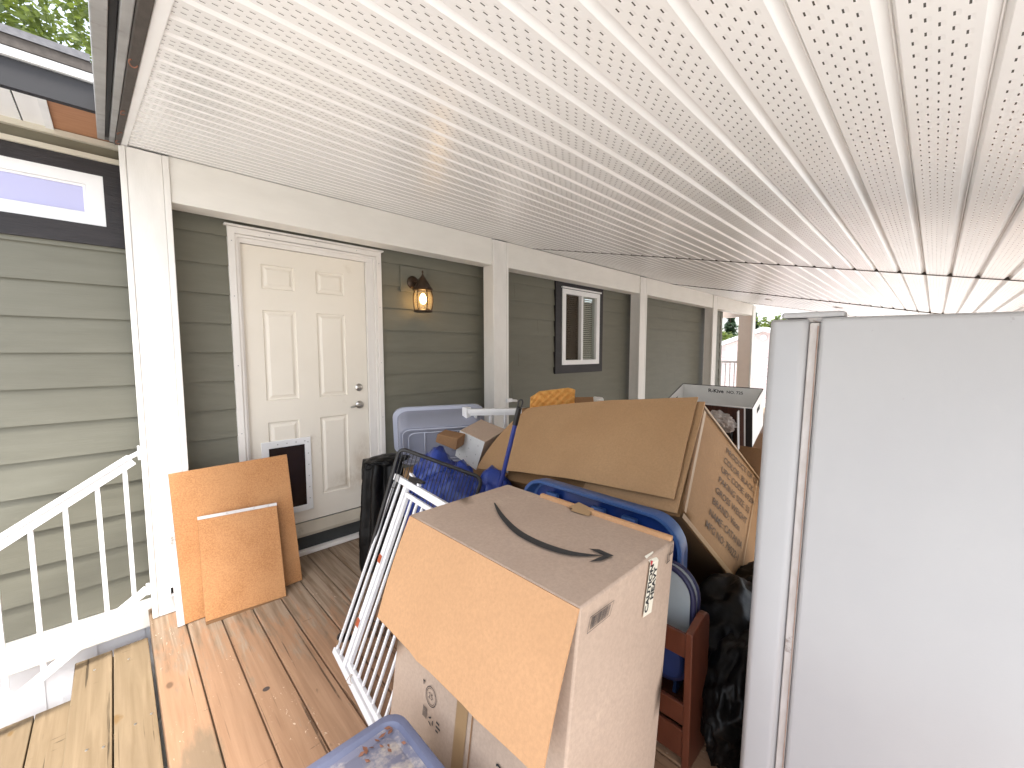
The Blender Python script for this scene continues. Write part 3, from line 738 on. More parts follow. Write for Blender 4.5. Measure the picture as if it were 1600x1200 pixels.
# ------------------------------------------------------------------ two particle boards leaning by the door
def board(name, BLc, BRc, TLc, thick, label, edge):
    o = thing(name, BLc, label, 'board', 'fibreboard panels leaning by the door')
    bl, br, tl = V(BLc), V(BRc), V(TLc); ex = br - bl; ey = tl - bl; n = ex.cross(ey).normalized()      # n towards the viewer
    t = MB(); t.obox(bl - n * thick, ex, ey, n * thick); t.build('panel', 'pboard', o, bevel=.0015)
    t = MB(); w = .003
    exn, eyn = ex.normalized(), ey.normalized()
    if edge == 'left': t.obox(bl - n * (thick + .001) - exn * .030, exn * .0295, ey, n * (thick + .002))
    else: t.obox(bl + ey - n * (thick + .001) + eyn * .0005, ex * 1.002, eyn * .017, n * (thick + .003))
    t.build('melamine_edge', 'board_edge', o)
    return o, ex, ey, n
board('fibreboard_panel', (.2, 2.775, .004), (.806, 2.80, .004), (.182, 2.925, .815), .017, 'large tan fibreboard panel with a white left edge leaning on the post', 'left')
o_, ex, ey, n_ = board('fibreboard_panel', (.283, 2.690, .022), (.678, 2.680, .004), (.291, 2.842, .545), .028, 'small tan fibreboard panel with a white top edge leaning on the larger panel', 'top')
t = MB(); bl = V((.283, 2.69, .022)); t.obox(bl - n_ * .026 - V((0, 0, .019)), ex, V((0, 0, .018)), n_ * .024); t.build('bottom_edge', 'carddk', o_)

# ------------------------------------------------------------------ amazon style carton with big arrow
sh = .105; TZ = .78
def abox(X, Y, Z): return V((X - sh * (1 - Z / TZ), Y, Z))
ab = thing('shipping_carton', (1.1, 1.1, 0), 'big brown shipping carton with a black smile arrow on top and its flap hanging open', 'cardboard box')
x0, x1, y0, y1 = .890, 1.478, .646, 1.556
XF[0] = lambda p: V((p.x * .831, p.y * .831, 1.49 + (p.z - 1.49) * .831)); XF[1] = {ab.name}; ZB = -.3020
ab.location = (.86, .92, 0); BASE[ab.name] = V(ab.location)
t = MB()
def grid_face(mb, p00, p10, p11, p01, nx, ny, bow, nrm, seed):
    rows = []
    for j in range(ny + 1):
        row = []
        for i in range(nx + 1):
            a, b = i / nx, j / ny
            p = (V(p00) * (1 - a) + V(p10) * a) * (1 - b) + (V(p01) * (1 - a) + V(p11) * a) * b
            w = bow * sin(pi * a) * sin(pi * b) + .004 * noise.noise(V((a * 3, b * 3, seed)))* (4*a*(1-a))**.3 * (4*b*(1-b))**.3
            row.append(p + V(nrm) * w)
        rows.append(row)
    mb.loft(rows, False, False, False)
A = lambda X, Y, Z: abox(X, Y, Z)
grid_face(t, A(x0, y0, TZ), A(x1, y0, TZ), A(x1, y1, TZ), A(x0, y1, TZ), 10, 10, -.004, (0, 0, 1), 1)
grid_face(t, A(x0, y0, ZB), A(x1, y0, ZB), A(x1, y0, TZ), A(x0, y0, TZ), 10, 10, .004, (0, -1, 0), 2)
grid_face(t, A(x0, y1, ZB), A(x0, y0, ZB), A(x0, y0, TZ), A(x0, y1, TZ), 10, 10, .003, (-1, 0, 0), 3)
grid_face(t, A(x1, y0, ZB), A(x1, y1, ZB), A(x1, y1, TZ), A(x1, y0, TZ), 6, 6, .006, (1, 0, 0), 4)
grid_face(t, A(x1, y1, ZB), A(x0, y1, ZB), A(x0, y1, TZ), A(x1, y1, TZ), 6, 6, .006, (0, 1, 0), 5)
t.face(A(x0, y0, ZB), A(x0, y1, ZB), A(x1, y1, ZB), A(x1, y0, ZB))
body = t.build('carton_body', 'cardgrey', ab, smooth='auto', bevel=.006)
# hanging flap
h0, h1 = V((x0 - .004, y0 + .002, TZ - .001)), V((x0 - .004, y1 - .004, TZ - .001)); dn = V((-.158, 0, -.390))
t = MB(); rows = []
for j in range(9):
    b = j / 8
    rows.append([h0.lerp(h1, i / 14) + dn * b + V((-.010 * sin(pi * b) - .006 * sin(pi * i / 14) * b - (.005 * min(1, b * 4) if i == 9 else .0025 * b if i == 4 else 0), (-.004 + .008 * (i / 14)) * b, .004 * noise.noise(V((i * .4, j * .4, 9))) * b)) for i in range(15)])
rows2 = [[p + V((.0055, 0, -.002)) for p in row] for row in rows]
n = 15
loops = [rows[j] + rows2[j][::-1] for j in range(9)]
t.loft(loops); t.build('hanging_flap', 'cardtan', ab, smooth='auto')
# folded lip along the back edge of the top
t = MB(); t.obox((x1 - .020, y0 + .005, TZ - .004), (.022, 0, 0), (0, y1 - y0 - .25, 0), (.004, 0, .020)); t.build('folded_lip', 'cardtan', ab, bevel=.004)
t = MB(); t.obox((x1 - .045, 1.00, TZ + .002), (.05, .01, .016), (-.01, .09, .003), (0, 0, .0015)); t.obox((x1 - .040, 1.06, TZ + .006), (.045, -.02, .013), (.01, .06, .002), (0, 0, .0015)); t.build('loose_tape', 'tape', ab)
# smile arrow
zi = TZ + .0032
outer = [(1.245, 1.406), (1.158, 1.273), (1.0874, 1.1065), (1.0740, .9741), (1.0930, .8652), (1.1385, .7994)]
inner = [(1.2465, 1.3980), (1.1700, 1.245), (1.1190, 1.0975), (1.1110, .9695), (1.1300, .8620), (1.1640, .7960)]
def smooth_line(P, n=28):
    out = []
    for i in range(n + 1):
        s = i / n * (len(P) - 1); k = min(int(s), len(P) - 2); q = s - k
        p0, p1, p2, p3 = P[max(k - 1, 0)], P[k], P[k + 1], P[min(k + 2, len(P) - 1)]
        out.append(tuple(.5 * (2 * p1[c] + (p2[c] - p0[c]) * q + (2 * p0[c] - 5 * p1[c] + 4 * p2[c] - p3[c]) * q * q + (3 * p1[c] - p0[c] - 3 * p2[c] + p3[c]) * q ** 3) for c in (0, 1)))
    return out
ou, inn = smooth_line(outer), smooth_line(inner)
t = MB(); t.loft([[(p[0], p[1], zi) for p in ou], [(p[0], p[1], zi) for p in inn]], False, False, False)
hd = [(1.1889, 0.8293), (1.2114, 0.7994), (1.2091, 0.7386), (1.1484, 0.7492), (1.1105, 0.7738), (1.1844, 0.764)]
t.face(*[(p[0], p[1], zi + .0004) for p in (hd[0], hd[1], hd[2], hd[5])]); t.face(*[(p[0], p[1], zi + .0004) for p in (hd[5], hd[2], hd[3], hd[4])])
t.face(*[(p[0], p[1], zi + .0002) for p in (outer[-1], inner[-1], hd[5])])
t.build('printed_arrow', 'ink', ab)
# print on the side (-Y) face
def onY(X, Z, l=.0062): p = abox(X, y0, Z); return V((X, y0 - l, Z))
t = MB()
c4 = [V((.9150, y0 - .0058, .6948)), V((.9300, y0 - .0058, .7385)), V((1.0560, y0 - .0058, .7337)), V((1.0328, y0 - .0058, .6950))]
def para(mb, a0, a1, b0, b1, lift=0):
    def pt(a, b): return c4[0].lerp(c4[3], a).lerp(c4[1].lerp(c4[2], a), b) + V((0, -lift, 0))
    mb.face(pt(a0, b0), pt(a1, b0), pt(a1, b1), pt(a0, b1))
for q in ((0, 1, 0, .04), (0, 1, .96, 1), (0, .015, .04, .96), (.985, 1, .04, .96)): para(t, *q)
a = .10
while a < .90:
    w = random.choice((.008, .012, .018, .026)); para(t, a, a + w, .14, .88); a += w + random.choice((.008, .012, .016))
t.build('printed_barcode', 'ink', ab)
t = MB(); P0, P1, P2, P3 = V((1.2300, y0 - .0070, .592)), V((1.302, y0 - .0070, .579)), V((1.3450, y0 - .0062, .760)), V((1.2680, y0 - .0062, .778))
P0 = V((1.236, y0 - .0072, .592)); P1 = V((1.296, y0 - .0072, .584)); P2 = V((1.340, y0 - .0068, .757)); P3 = V((1.280, y0 - .0068, .768))
t.face(P0, P1, P2, P3); t.face(P3, P2, P2 + V((-.004, .02, .0262)), P3 + V((-.004, .02, .0180)))
lb = t.build('caution_tape', 'paper', ab)
ey_ = -(P1 - P0).normalized(); ex_ = (P3 - P0).normalized()
t = MB(); text_mb('CAUTION', .0330, P0 + ex_ * .012 + (P1 - P0).normalized() * .0270, ex_, ey_, (0, -.0012, 0), t, bold=.0012, sx=1.08); text_mb('HEAVY', .0330, P0 + ex_ * .048 + (P1 - P0).normalized() * .0560, ex_, ey_, (0, -.0012, 0), t, bold=.0012, sx=1.08)
t.build('caution_lettering', 'ink', lb)
t = MB(); t.face(P3 + V((.002, -.001, -.012)), P3 + V((.014, -.001, -.006)), P3 + V((.016, -.001, .004)), P3 + V((.001, -.001, .006))); t.build('red_mark', 'red', lb)
# two up arrows near the far corner
t = MB()
for xx, zz in ((1.405, .716), (1.430, .740)):
    for q in (((0, 0), (.028, .004), (.028, .008), (0, .004)), ((.006, .006), (.010, .006), (.013, .034), (.009, .034)), ((.018, .008), (.022, .008), (.025, .036), (.021, .036))):
        t.face(*[(xx + a, y0 - .0058, zz + b) for a, b in q])
t.build('printed_mark', 'ink', ab)
# print and tape on the front (-X) face
def onX(Y, Z, l=.006): p = abox(x0, Y, Z); return p + V((-l, 0, 0))
t = MB(); t.face(onX(1.060, ZB + .01), onX(1.122, ZB + .01), onX(1.118, .5), onX(1.056, .5)); t.build('packing_tape', 'tape', ab)
t = MB(); t.face(onX(1.030, ZB + .01, .0066), onX(1.036, ZB + .01, .0066), onX(1.034, .5, .0066), onX(1.028, .5, .0066)); t.build('box_seam', 'carddk', ab)
t = MB(); cy, cz = 1.275, .170
def ring(ra, rb, n=28, cy=cy, cz=cz): t.loft([[onX(cy + ra * cos(2 * pi * k / n), cz + ra * sin(2 * pi * k / n)) for k in range(n)], [onX(cy + rb * cos(2 * pi * k / n), cz + rb * sin(2 * pi * k / n)) for k in range(n)]], True, False, False)
ring(.036, .033); ring(.029, .0275)
text_mb('25', .03, onX(cy + .017, cz - .010), (0, -1, 0), (sh / TZ, 0, 1), (0, 0, 0), t)
t.face(onX(1.335, .205), onX(1.322, .205), onX(1.3285, .185))
for k in range(3):
    a = 2 * pi * k / 3 + .4
    t.face(onX(1.262 + .018 * cos(a), .085 + .018 * sin(a)), onX(1.262 + .018 * cos(a + 1.2), .085 + .018 * sin(a + 1.2)), onX(1.262 + .011 * cos(a + 1.2), .085 + .011 * sin(a + 1.2)), onX(1.262 + .011 * cos(a), .085 + .011 * sin(a)))
for i in range(5): t.face(onX(1.318 - i * .006, .075), onX(1.315 - i * .006, .075), onX(1.315 - i * .006, .115), onX(1.318 - i * .006, .115))
for i, w in enumerate((.02, .028, .016)): t.face(onX(1.228, .108 - i * .015), onX(1.228 - w, .108 - i * .015), onX(1.228 - w, .101 - i * .015), onX(1.228, .101 - i * .015))
text_mb('2', .075, onX(.905, .135), (0, -1, 0), (sh / TZ, 0, 1), (-.001, 0, 0), t)
t.build('printed_symbol', 'ink', ab)

XF[0] = None
# ------------------------------------------------------------------ white metal baby gate
G0, Ge, G1 = V((.706, 1.984, .004)), V((-.0977, -.9952, 0)).normalized(), V((1.046, 1.950, .843))
Gu = (G1 - G0).normalized(); Ge = (Ge - Gu * Ge.dot(Gu)).normalized(); Gn = Ge.cross(Gu).normalized(); GH = .905
if Gn.x > 0: Gn = -Gn
gt = thing('baby_gate', G0, 'white metal baby gate leaning against the big shipping carton', 'gate')
def gp(e, u, n=0): return G0 + Ge * e + Gu * u + Gn * n
def gbar(mb, e0, u0, e1, u1, w, d, n=0): mb.bar(gp(e0, u0, n), gp(e1, u1, n), d, w, up=tuple((Gu if abs(u1 - u0) < abs(e1 - e0) else Ge)))
GW = .60
t = MB(); gbar(t, -.012, .012, GW, .012, .026, .026); t.build('bottom_rail', 'alum', gt, bevel=.003)
t = MB(); gbar(t, -.012, GH - .015, GW, GH - .015, .032, .026); t.build('top_rail', 'alum', gt, bevel=.003)
for e0 in (.004, .062):
    t = MB(); gbar(t, e0, .025, e0, GH - .031, .013, .013); t.build('bar', 'alum', gt, bevel=.003)
t = MB(); gbar(t, .142, .025, .142, GH - .031, .030, .026); t.build('stile', 'alum', gt, bevel=.003)
t = MB(); gbar(t, .168, GH - .062, GW, GH - .062, .022, .020); gbar(t, .168, .046, GW, .046, .020, .020); gbar(t, .178, .056, .178, GH - .073, .018, .020); t.build('swing_frame', 'alum', gt, bevel=.003)
for e0 in [.232 + .058 * i for i in range(7)]:
    t = MB(); gbar(t, e0, .056, e0, GH - .073, .012, .012); t.build('bar', 'alum', gt, bevel=.003)
for uu in (.20, .50):
    t = MB(); t.obox(gp(.1265, uu, .0135), Ge * .031, Gu * .036, Gn * .001); t.build('warning_sticker', 'orange', gt)
t = MB(); t.obox(gp(.0, .045, .008), Ge * .010, Gu * .02, Gn * .003); t.build('label', 'tape', gt)
t = MB(); t.obox(gp(.15, GH + .002, -.012), Ge * .10, Gu * .028, Gn * .024); t.obox(gp(.20, GH + .020, -.010), Ge * .09, Gu * .014, Gn * .020); t.build('latch', 'black', gt, bevel=.004)
t = MB(); t.obox(gp(.14, GH + .030, -.011), Ge * .12 - Gu * .03, Gu * .012, Gn * .022); t.build('latch_handle', 'alum', gt, bevel=.004)
t = MB(); t.tube([gp(.26 + .02 * cos(q) * (1 + .3 * sin(3 * q)), .03 + .018 * sin(q), .02 + .01 * sin(2 * q)) for q in [i * .4 for i in range(24)]], .0012, 5); t.build('loose_wire', 'tape', gt)

# black wire crate panel behind it
W0, W1, W2 = V((.7865, 2.0536, .012)), V((1.03, 1.8865, .9975)), V((1.3527, 1.620, .830))
wu = (W1 - W0).normalized(); we = (W2 - W1); WW = we.length; we = we.normalized(); WH = (W1 - W0).length
wt = thing('crate_panel', W0, 'black wire crate panel with rounded corners leaning behind the white gate', 'wire panel')
def wp(e, u): return W0 + we * e + wu * u
t = MB(); rc = .035
loop = []
for ce, cu_, a0 in ((WW - rc, WH - rc, 0), (rc, WH - rc, 90), (rc, rc, 180), (WW - rc, rc, 270)):
    for k in range(6): a = radians(a0 + 18 * k); loop.append(wp(ce + rc * cos(a), cu_ + rc * sin(a)))
t.tube(loop, .0105, 8, closed=True); t.build('frame', 'wire', wt, smooth=True)
t = MB()
for i in range(1, 24): t.tube([wp(WW * i / 24, .005), wp(WW * i / 24, WH - .005)], .0023, 5)
for uu in (.12, .45, .80): t.tube([wp(.005, WH * uu), wp(WW - .005, WH * uu)], .0022, 5)
t.build('wire_mesh', 'wire', wt)
t = MB(); t.lathe(wp(-.008, .02) + V((-.02, 0, -.015)), [(0, -.012), (.022, -.012), (.022, .012), (0, .012)], 16, (.3, 1, 0)); t.build('corner_foot', 'black', wt, bevel=.003)

# ------------------------------------------------------------------ grey blue tote with dirty lid (front)
tt = thing('storage_tote', (.36, .82, 0), 'grey blue storage tote with a dirt covered lid in front of the carton', 'tote')
LZ = .40
def rl(w, h, r_, z): return [(.345 + a, .80 + b, z) for a, b in rrect(w, h, r_, 8)]
t = MB(); t.loft([rl(.36, .50, .05, .004), rl(.375, .515, .05, .02), rl(.415, .56, .055, .335), rl(.425, .57, .055, .345)]); t.build('tub', 'tote', tt, smooth='auto')
t = MB(); w, h = .455, .60
t.loft([rl(w - .012, h - .012, .055, LZ - .062), rl(w, h, .058, LZ - .055), rl(w, h, .058, LZ - .012), rl(w - .012, h - .012, .055, LZ - .002), rl(w - .03, h - .03, .05, LZ), rl(w - .052, h - .052, .045, LZ - .002), rl(w - .066, h - .066, .04, LZ - .016)], True, True, False)
t.build('lid_rim', 'tote', tt, smooth='auto')
t = MB(); t.loft([rl(w - .066, h - .066, .04, LZ - .016), rl(w - .11, h - .11, .03, LZ - .017), rl(w - .125, h - .125, .03, LZ - .011), rl(.02, .02, .005, LZ - .011)]); t.build('lid_top', 'totetop', tt, smooth='auto')
lf = MB()
for i in range(14):
    a, b = random.uniform(.42, .53), random.uniform(.97, 1.06); q = random.random() * 6; s = random.uniform(.006, .014)
    lf.face(*[(a + s * k * cos(q) - s * .5 * l * sin(q), b + s * k * sin(q) + s * .5 * l * cos(q), LZ - .0085 + random.random() * .005) for k, l in ((-1, 0), (0, -1), (1, 0), (0, 1))])
lf.build('leaf_litter', 'leafbit', tt)['kind'] = 'stuff'

# ------------------------------------------------------------------ tall black garbage bag by the door
bg = thing('garbage_bag', (1.26, 2.60, 0), 'tall black garbage bag standing right of the door behind the wire panel', 'garbage bag')
t = MB(); loops = []
N = 72
for j in range(34):
    q = j / 33; z = .004 + .745 * q
    rr = .135 * (1 - .10 * q) * (1 if q < .90 else 1 - (q - .90) * 1.5) * (.93 + .07 * sin(q * 7))
    L = []
    for k in range(N):
        a = 2 * pi * k / N
        fold = .016 * sin(a * 7 + 3 * noise.noise(V((cos(a), sin(a), q * 1.5)))) + .026 * noise.noise(V((cos(a) * 2.4, sin(a) * 2.4, q * 1.6))) + .010 * (1 - 2 * abs(noise.noise(V((cos(a) * 5, sin(a) * 5, q * 6)))))
        L.append((1.268 + .02 * q + (rr + fold) * cos(a) * 1.0, 2.60 + (rr + fold) * sin(a) * 1.05, z + (.012 * noise.noise(V((a, q * 3, 2))))))
    loops.append(L)
t.loft(loops); t.build('bag_body', 'bag', bg, smooth=True)
t = MB(); blob((1.31, 2.58, .752), (.12, .10, .026), t, 4.2, .30, 3.5, 4); t.build('bag_top', 'bag', bg, smooth=True)
t = MB(); t.tube([(1.20 - .030 + .026 * cos(q), 2.555 + .006 * sin(q), .735 + .016 * sin(q) + .01 * cos(q)) for q in [2 * pi * i / 14 for i in range(14)]], .0035, 6, closed=True); t.tube([(1.19, 2.55, .735), (1.25, 2.55, .752), (1.33, 2.55, .765)], .006, 6); t.build('drawstring', 'bag', bg, smooth=True)

# ------------------------------------------------------------------ blue tarp bag, translucent tote, small boxes
tb = MB(); blob((1.47, 2.05, .37), (.24, .28, .37), tb, 1.3, .22, 3.1, 5, .004); blob((1.64, 1.88, .46), (.15, .15, .24), tb, 6.1, .25, 2.6, 4); blob((1.45, 2.22, .62), (.13, .15, .20), tb, 8.4, .3, 2.6, 4)
o = tb.build('blue_bag', 'bluebag', None, smooth=True, loc=(1.5, 2.06, 0)); tag(o, 'crumpled shiny blue plastic bag seen through the black wire panel', 'plastic bag')

ct = thing('clear_tote', (1.56, 2.33, .6), 'translucent bluish storage tote tipped on its side on top of the pile', 'tote')
cv = V((1.804, 2.662, .76)); er = V((cos(yaw), -sin(yaw), 0)); er = (er + V((.05, .20, .02))).normalized(); nf = er.cross(V((0, 0, 1))).normalized()
if nf.dot(V((-1, -1, 0))) < 0: nf = -nf
eu = (V((0, 0, 1)) - nf * -.30).normalized(); nf = er.cross(eu).normalized()
if nf.dot(V((-1, -1, 0))) < 0: nf = -nf
def cl(w, h, r_, dep, dx=0): return place([((a + dx) * 1.21, b * .90) for a, b in rrect(w, h, r_, 7)], cv - nf * dep, er, eu)
t = MB(); t.loft([cl(.40, .26, .04, .012), cl(.42, .28, .04, .010), cl(.44, .30, .045, 0), cl(.50, .36, .06, .0), cl(.52, .38, .07, .012), cl(.555, .41, .075, .20), cl(.56, .415, .075, .27)], True, True, False)
t.build('tub', 'cleartote', ct, smooth='auto')
t = MB(); t.loft([cl(.56, .415, .075, .262), cl(.62, .475, .085, .262), cl(.62, .475, .085, .285), cl(.56, .415, .075, .285)], True, False, False); t.build('rim', 'clearrib', ct, smooth='auto')
t = MB()
for w, h in ((.47, .33), (.40, .265)):
    t.tube(cl(w, h, .05, -.002), .004, 6, closed=True)
for dx in (-.12, .13): t.tube([cv + er * dx + eu * -.12 + nf * .002, cv + er * dx + eu * .12 + nf * .002], .004, 6)
t.build('moulded_ridge', 'clearrib', ct, smooth=True)

KS = lambda p: V((p[0] * 1.13, p[1] * 1.13, 1.49 + (p[2] - 1.49) * 1.13))
a, b, c, e_ = KS((1.60, 2.19, .800)), KS((1.60, 1.97, .747)), KS((1.60, 1.885, .940)), KS((1.60, 2.135, .978)); dp = V((.22, .02, .055))
wb = thing('white_box', (1.81, 2.32, .66), 'small white dotted carton tilted on the blue bag beside the big brown carton', 'box')
t = MB(); t.hexa([a, b, b + dp, a + dp, e_, c, c + dp, e_ + dp]); t.build('carton', 'cardgrey', wb, bevel=.003)
t = MB(); nx = V((-.0025, 0, 0)); t.face(a + nx, b + nx, c + nx, e_ + nx); wf = t.build('white_face', 'whitebox', wb)
t = MB()
for i in range(3):
    for j in range(3):
        p = (a.lerp(b, (i + .6) / 3.2)).lerp(e_.lerp(c, (i + .6) / 3.2), (j + .5 + .25 * (i % 2)) / 3.2) + nx * 1.5
        t.face(*[p + V((0, .0055 * cos(q), .0055 * sin(q))) for q in [2 * pi * k / 8 for k in range(8)]])
t.build('grey_dot', 'steel', wf)
t = MB(); t.hexa([KS(q) for q in ((1.50, 2.276, .892), (1.50, 2.05, .876), (1.58, 2.07, .896), (1.58, 2.296, .912), (1.50, 2.252, .951), (1.50, 2.029, .954), (1.58, 2.05, .972), (1.58, 2.27, .969))]); o = t.build('brown_block', 'carddk', None, bevel=.006, loc=(1.72, 2.45, .80))
tag(o, 'dark brown corrugated block lying in front of the translucent tote', 'block')
for i in range(0): pass

t = MB(); t.box(1.62, 2.15, 2.14, 2.95, .004, .55); o = t.build('plain_carton', 'card', None, bevel=.005, loc=(1.88, 2.55, 0)); tag(o, 'plain brown carton under the translucent tote behind the blue bag', 'cardboard box')

# broom handle
bh = thing('broom', (1.53, 1.68, 0), 'blue broom pole with a black hang grip standing behind the shipping carton', 'broom')
q0, q1 = V((1.535, 1.668, .76)), V((1.535, 1.512, 1.236)); dd = (q0 - q1).normalized(); qb = q0 + dd * ((q0.z - .03) / -dd.z)
qm = q1 + dd * .135
t = MB(); t.tube([qb, qm], .0125, 14); t.build('pole', 'broom', bh, smooth='auto')
t = MB(); t.tube([qm + dd * .01, q1 + dd * .045], [.0155, .0148], 14)
sd_ = V((cos(yaw), -sin(yaw), 0))
lp_ = [q1 + dd * .045 + sd_ * .010, q1 + dd * .012 + sd_ * .0115, q1 + sd_ * .005, q1 - sd_ * .005, q1 + dd * .012 - sd_ * .0115, q1 + dd * .045 - sd_ * .010]
t.tube(lp_, .0045, 8); t.build('grip', 'black', bh, smooth='auto')
t = MB(); t.obox(qb + V((-.14, -.02, -.026)), (.28, 0, 0), (0, .05, 0), (0, 0, .05)); t.build('broom_head', 'bluedk', bh, bevel=.008)

# blue plastic tub on edge
bt = thing('blue_tub', (1.58, 1.1, 0), 'blue plastic tub with a rounded rim standing on edge behind the shipping carton', 'tub')
def bl_(w, h, r_, dx): return [(1.553 + dx - .00, 1.083 + a, .415 + b) for a, b in rrect(w, h, r_, 8)]
t = MB(); t.loft([bl_(.850, .80, .13, .075), bl_(.86, .81, .13, .070), bl_(.872, .822, .135, .004), bl_(.866, .816, .13, -.004), bl_(.842, .792, .125, -.004), bl_(.834, .784, .12, .004), bl_(.822, .772, .12, .062), bl_(.80, .75, .11, .066)], True, True, False)
t.build('rim', 'blue', bt, smooth='auto')
t = MB(); t.face(*bl_(.80, .75, .11, .066)); t.build('tub_floor', 'bluedk', bt)
t = MB()
for yy in (.86, 1.02, 1.30): t.box(1.575, 1.600, yy, yy + .07, .735, .765)
t.box(1.585, 1.612, .78, 1.42, .72, .732); t.build('inner_rib', 'blue', bt, bevel=.004)

# ------------------------------------------------------------------ big tipped carton
cb = thing('furniture_carton', (2.2, 1.3, 0), 'large brown furniture carton lying tipped with printed lines on its side', 'cardboard box')
B, A_, C_, D_ = V((1.70, .722, .784)), V((2.098, .795, 1.222)), V((2.575, .631, -.004)), V((3.283, .710, .425))
dpt = V((-.02, 1.20, -.06))
n1 = (A_ - B).cross(C_ - B).normalized()
if n1.y > 0: n1 = -n1
t = MB()
nn = 8
def qpt(a, b): return (B.lerp(C_, a)).lerp(A_.lerp(D_, a), b)
rows = [[qpt(i / nn, j / nn) + n1 * (.010 * sin(pi * i / nn) * sin(pi * j / nn) + .010 * noise.noise(V((i * .5, j * .5, 4))) * .3) for i in range(nn + 1)] for j in range(nn + 1)]
t.loft(rows, False, False, False)
E = [B + V((.04, 1.14, -.10)), A_ + V((.01, 1.12, -.16)), D_ + dpt, C_ + V((-.02, 1.2, -.0))]
t.face(A_, D_, E[2], E[1]); t.face(B, E[0], E[3], C_); t.face(E[0], E[1], E[2], E[3]); t.face(C_, E[3], E[2], D_)
ins = (C_ - B).normalized() * .012
t.face(B + ins, A_ + ins, E[1] + ins, E[0] + ins)
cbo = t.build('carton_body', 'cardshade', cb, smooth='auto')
# end flap: bowed sheet with a curved outer corner
n2 = V((-.741, .076, .667)).normalized()
def fl2(px):
    return px
pts_low = [V((1.742, .757, .828)), V((1.744, .95, .806)), V((1.752, 1.31, .775)), V((1.752, 1.70, .733)), V((1.746, 2.111, .676))]
pts_up = [V((2.116, .811, 1.236)), V((2.120, 1.03, 1.212)), V((2.120, 1.311, 1.184)), V((2.112, 1.65, 1.135)), V((2.096, 1.975, 1.079))]
def interp(P, s):
    s *= len(P) - 1; k = min(int(s), len(P) - 2); return P[k].lerp(P[k + 1], s - k)
rows = []; nu, nv = 24, 10
for j in range(nv + 1):
    b = j / nv; row = []
    # left limit of the sheet bends inwards towards the top (rounded corner)
    lim = 1.0
    for i in range(nu + 1):
        a = i / nu * lim
        p = interp(pts_low, a).lerp(interp(pts_up, a), b)
        # belly out to the left in the middle of the outer side
        p = p + V((.0, .055, 0)) * (sin(pi * min(1, b * .95)) * a ** 3)
        p += n2 * (.030 + .022 * sin(pi * a) * (1 - b) + .012 * sin(2.2 * a + 2 * b) + .006 * noise.noise(V((a * 4, b * 3, 2))))
        row.append(p)
    rows.append(row)
rb = [[p - n2 * .006 for p in row] for row in rows]
t = MB(); t.loft([rows[j] + rb[j][::-1] for j in range(nv + 1)]); t.build('end_flap', 'card', cb, smooth='auto')
# inner flap peeking out along the right side
t = MB(); t.loft([[V((1.722, .735, .800)) + n2 * .012, V((1.735, 1.25, .757)) + n2 * .012, V((1.73, 1.25, .75)) + n2 * .006, V((1.71, .735, .79)) + n2 * .006], [A_ + V((.0, -.016, .012)) + n2 * .014, V((2.10, 1.25, 1.17)) + n2 * .012, V((2.10, 1.25, 1.17)) + n2 * .004, A_ + V((.0, -.016, .012)) + n2 * .006]])
t.build('inner_flap', 'card', cb)
# tape along the worn edges and fold
t = MB()
def fp(a, b, l=.012): return qpt(a, b) + n1 * (l + .010 * sin(pi * a) * sin(pi * b))
for i in range(12):
    a0, a1 = i / 12, (i + 1) / 12
    t.face(fp(a0, .975, .013), fp(a1, .975, .013), fp(a1, 1.0, .011) , fp(a0, 1.0, .011))
    t.face(fp(a0, .0, .011), fp(a1, .0, .011), fp(a1, .035, .013), fp(a0, .035, .013))
t.face(fp(0, .05, .014), fp(.018, .05, .014), fp(.018, .95, .014), fp(0, .95, .014))
t.build('packing_tape', 'tape', cb)
exd = (C_ - B).normalized(); eyd = (A_ - B).normalized()
t = MB(); BCl, ABl = (C_ - B).length, (A_ - B).length
lines = ['PRODUCT OF CHINA', 'COLOR: BLACK', 'UPC CODE: 69204', 'PAKING SIZE: 52', 'GROSS WEIGHT', 'BRAND: Vison', 'NAME: CATANIA', 'MFG NO: 79022-1']
for i, s in enumerate(lines):
    u_ = .530 - i * .0615; al = .315 - i * .009
    o_p = B + exd * al + eyd * (u_ - .02)
    d1 = (exd + eyd * (.085 - i * .006)).normalized()
    i0 = len(t.v); text_mb(s, .046, o_p, d1, eyd, (0, 0, 0), t, bold=.0003, sx=1.34)
    for q in range(i0, len(t.v)):
        dv_ = V(t.v[q]) - B; a_, b_ = dv_.dot(exd) / BCl, dv_.dot(eyd) / ABl
        t.v[q] = tuple(fp(a_, b_, .0036))
t.build('printed_lettering', 'inkbrown', cb)
t = MB(); t.face(fp(.66, .06, .0145), fp(.668, .06, .0145), fp(.64, .95, .0145), fp(.632, .95, .0145)); t.build('fold_crease', 'tape', cb)

# ------------------------------------------------------------------ things behind the carton
bc = thing('open_carton', (2.5, 1.86, 0), 'open brown carton standing behind the tipped carton with foam on it', 'cardboard box')
t = MB()
for q in ((2.16, 2.165, 1.62, 2.12), (2.735, 2.74, 1.62, 2.12), (2.1655, 2.7345, 1.62, 1.625), (2.1655, 2.7345, 2.115, 2.12)): t.box(*q, .004, 1.07)
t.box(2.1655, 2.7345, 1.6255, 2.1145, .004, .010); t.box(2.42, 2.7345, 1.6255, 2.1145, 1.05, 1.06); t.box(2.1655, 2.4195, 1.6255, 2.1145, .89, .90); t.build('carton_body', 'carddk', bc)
t = MB(); t.obox((2.40, 1.80, 1.02), (.11, -.09, .0), (.015, .03, .135), (.004, .004, 0)); t.build('flap', 'carddk', bc)
t = MB(); t.obox((2.29, 1.62, 1.07), (.44, 0, 0), (0, -.20, .06), (0, 0, .005)); t.build('flap', 'carddk', bc)
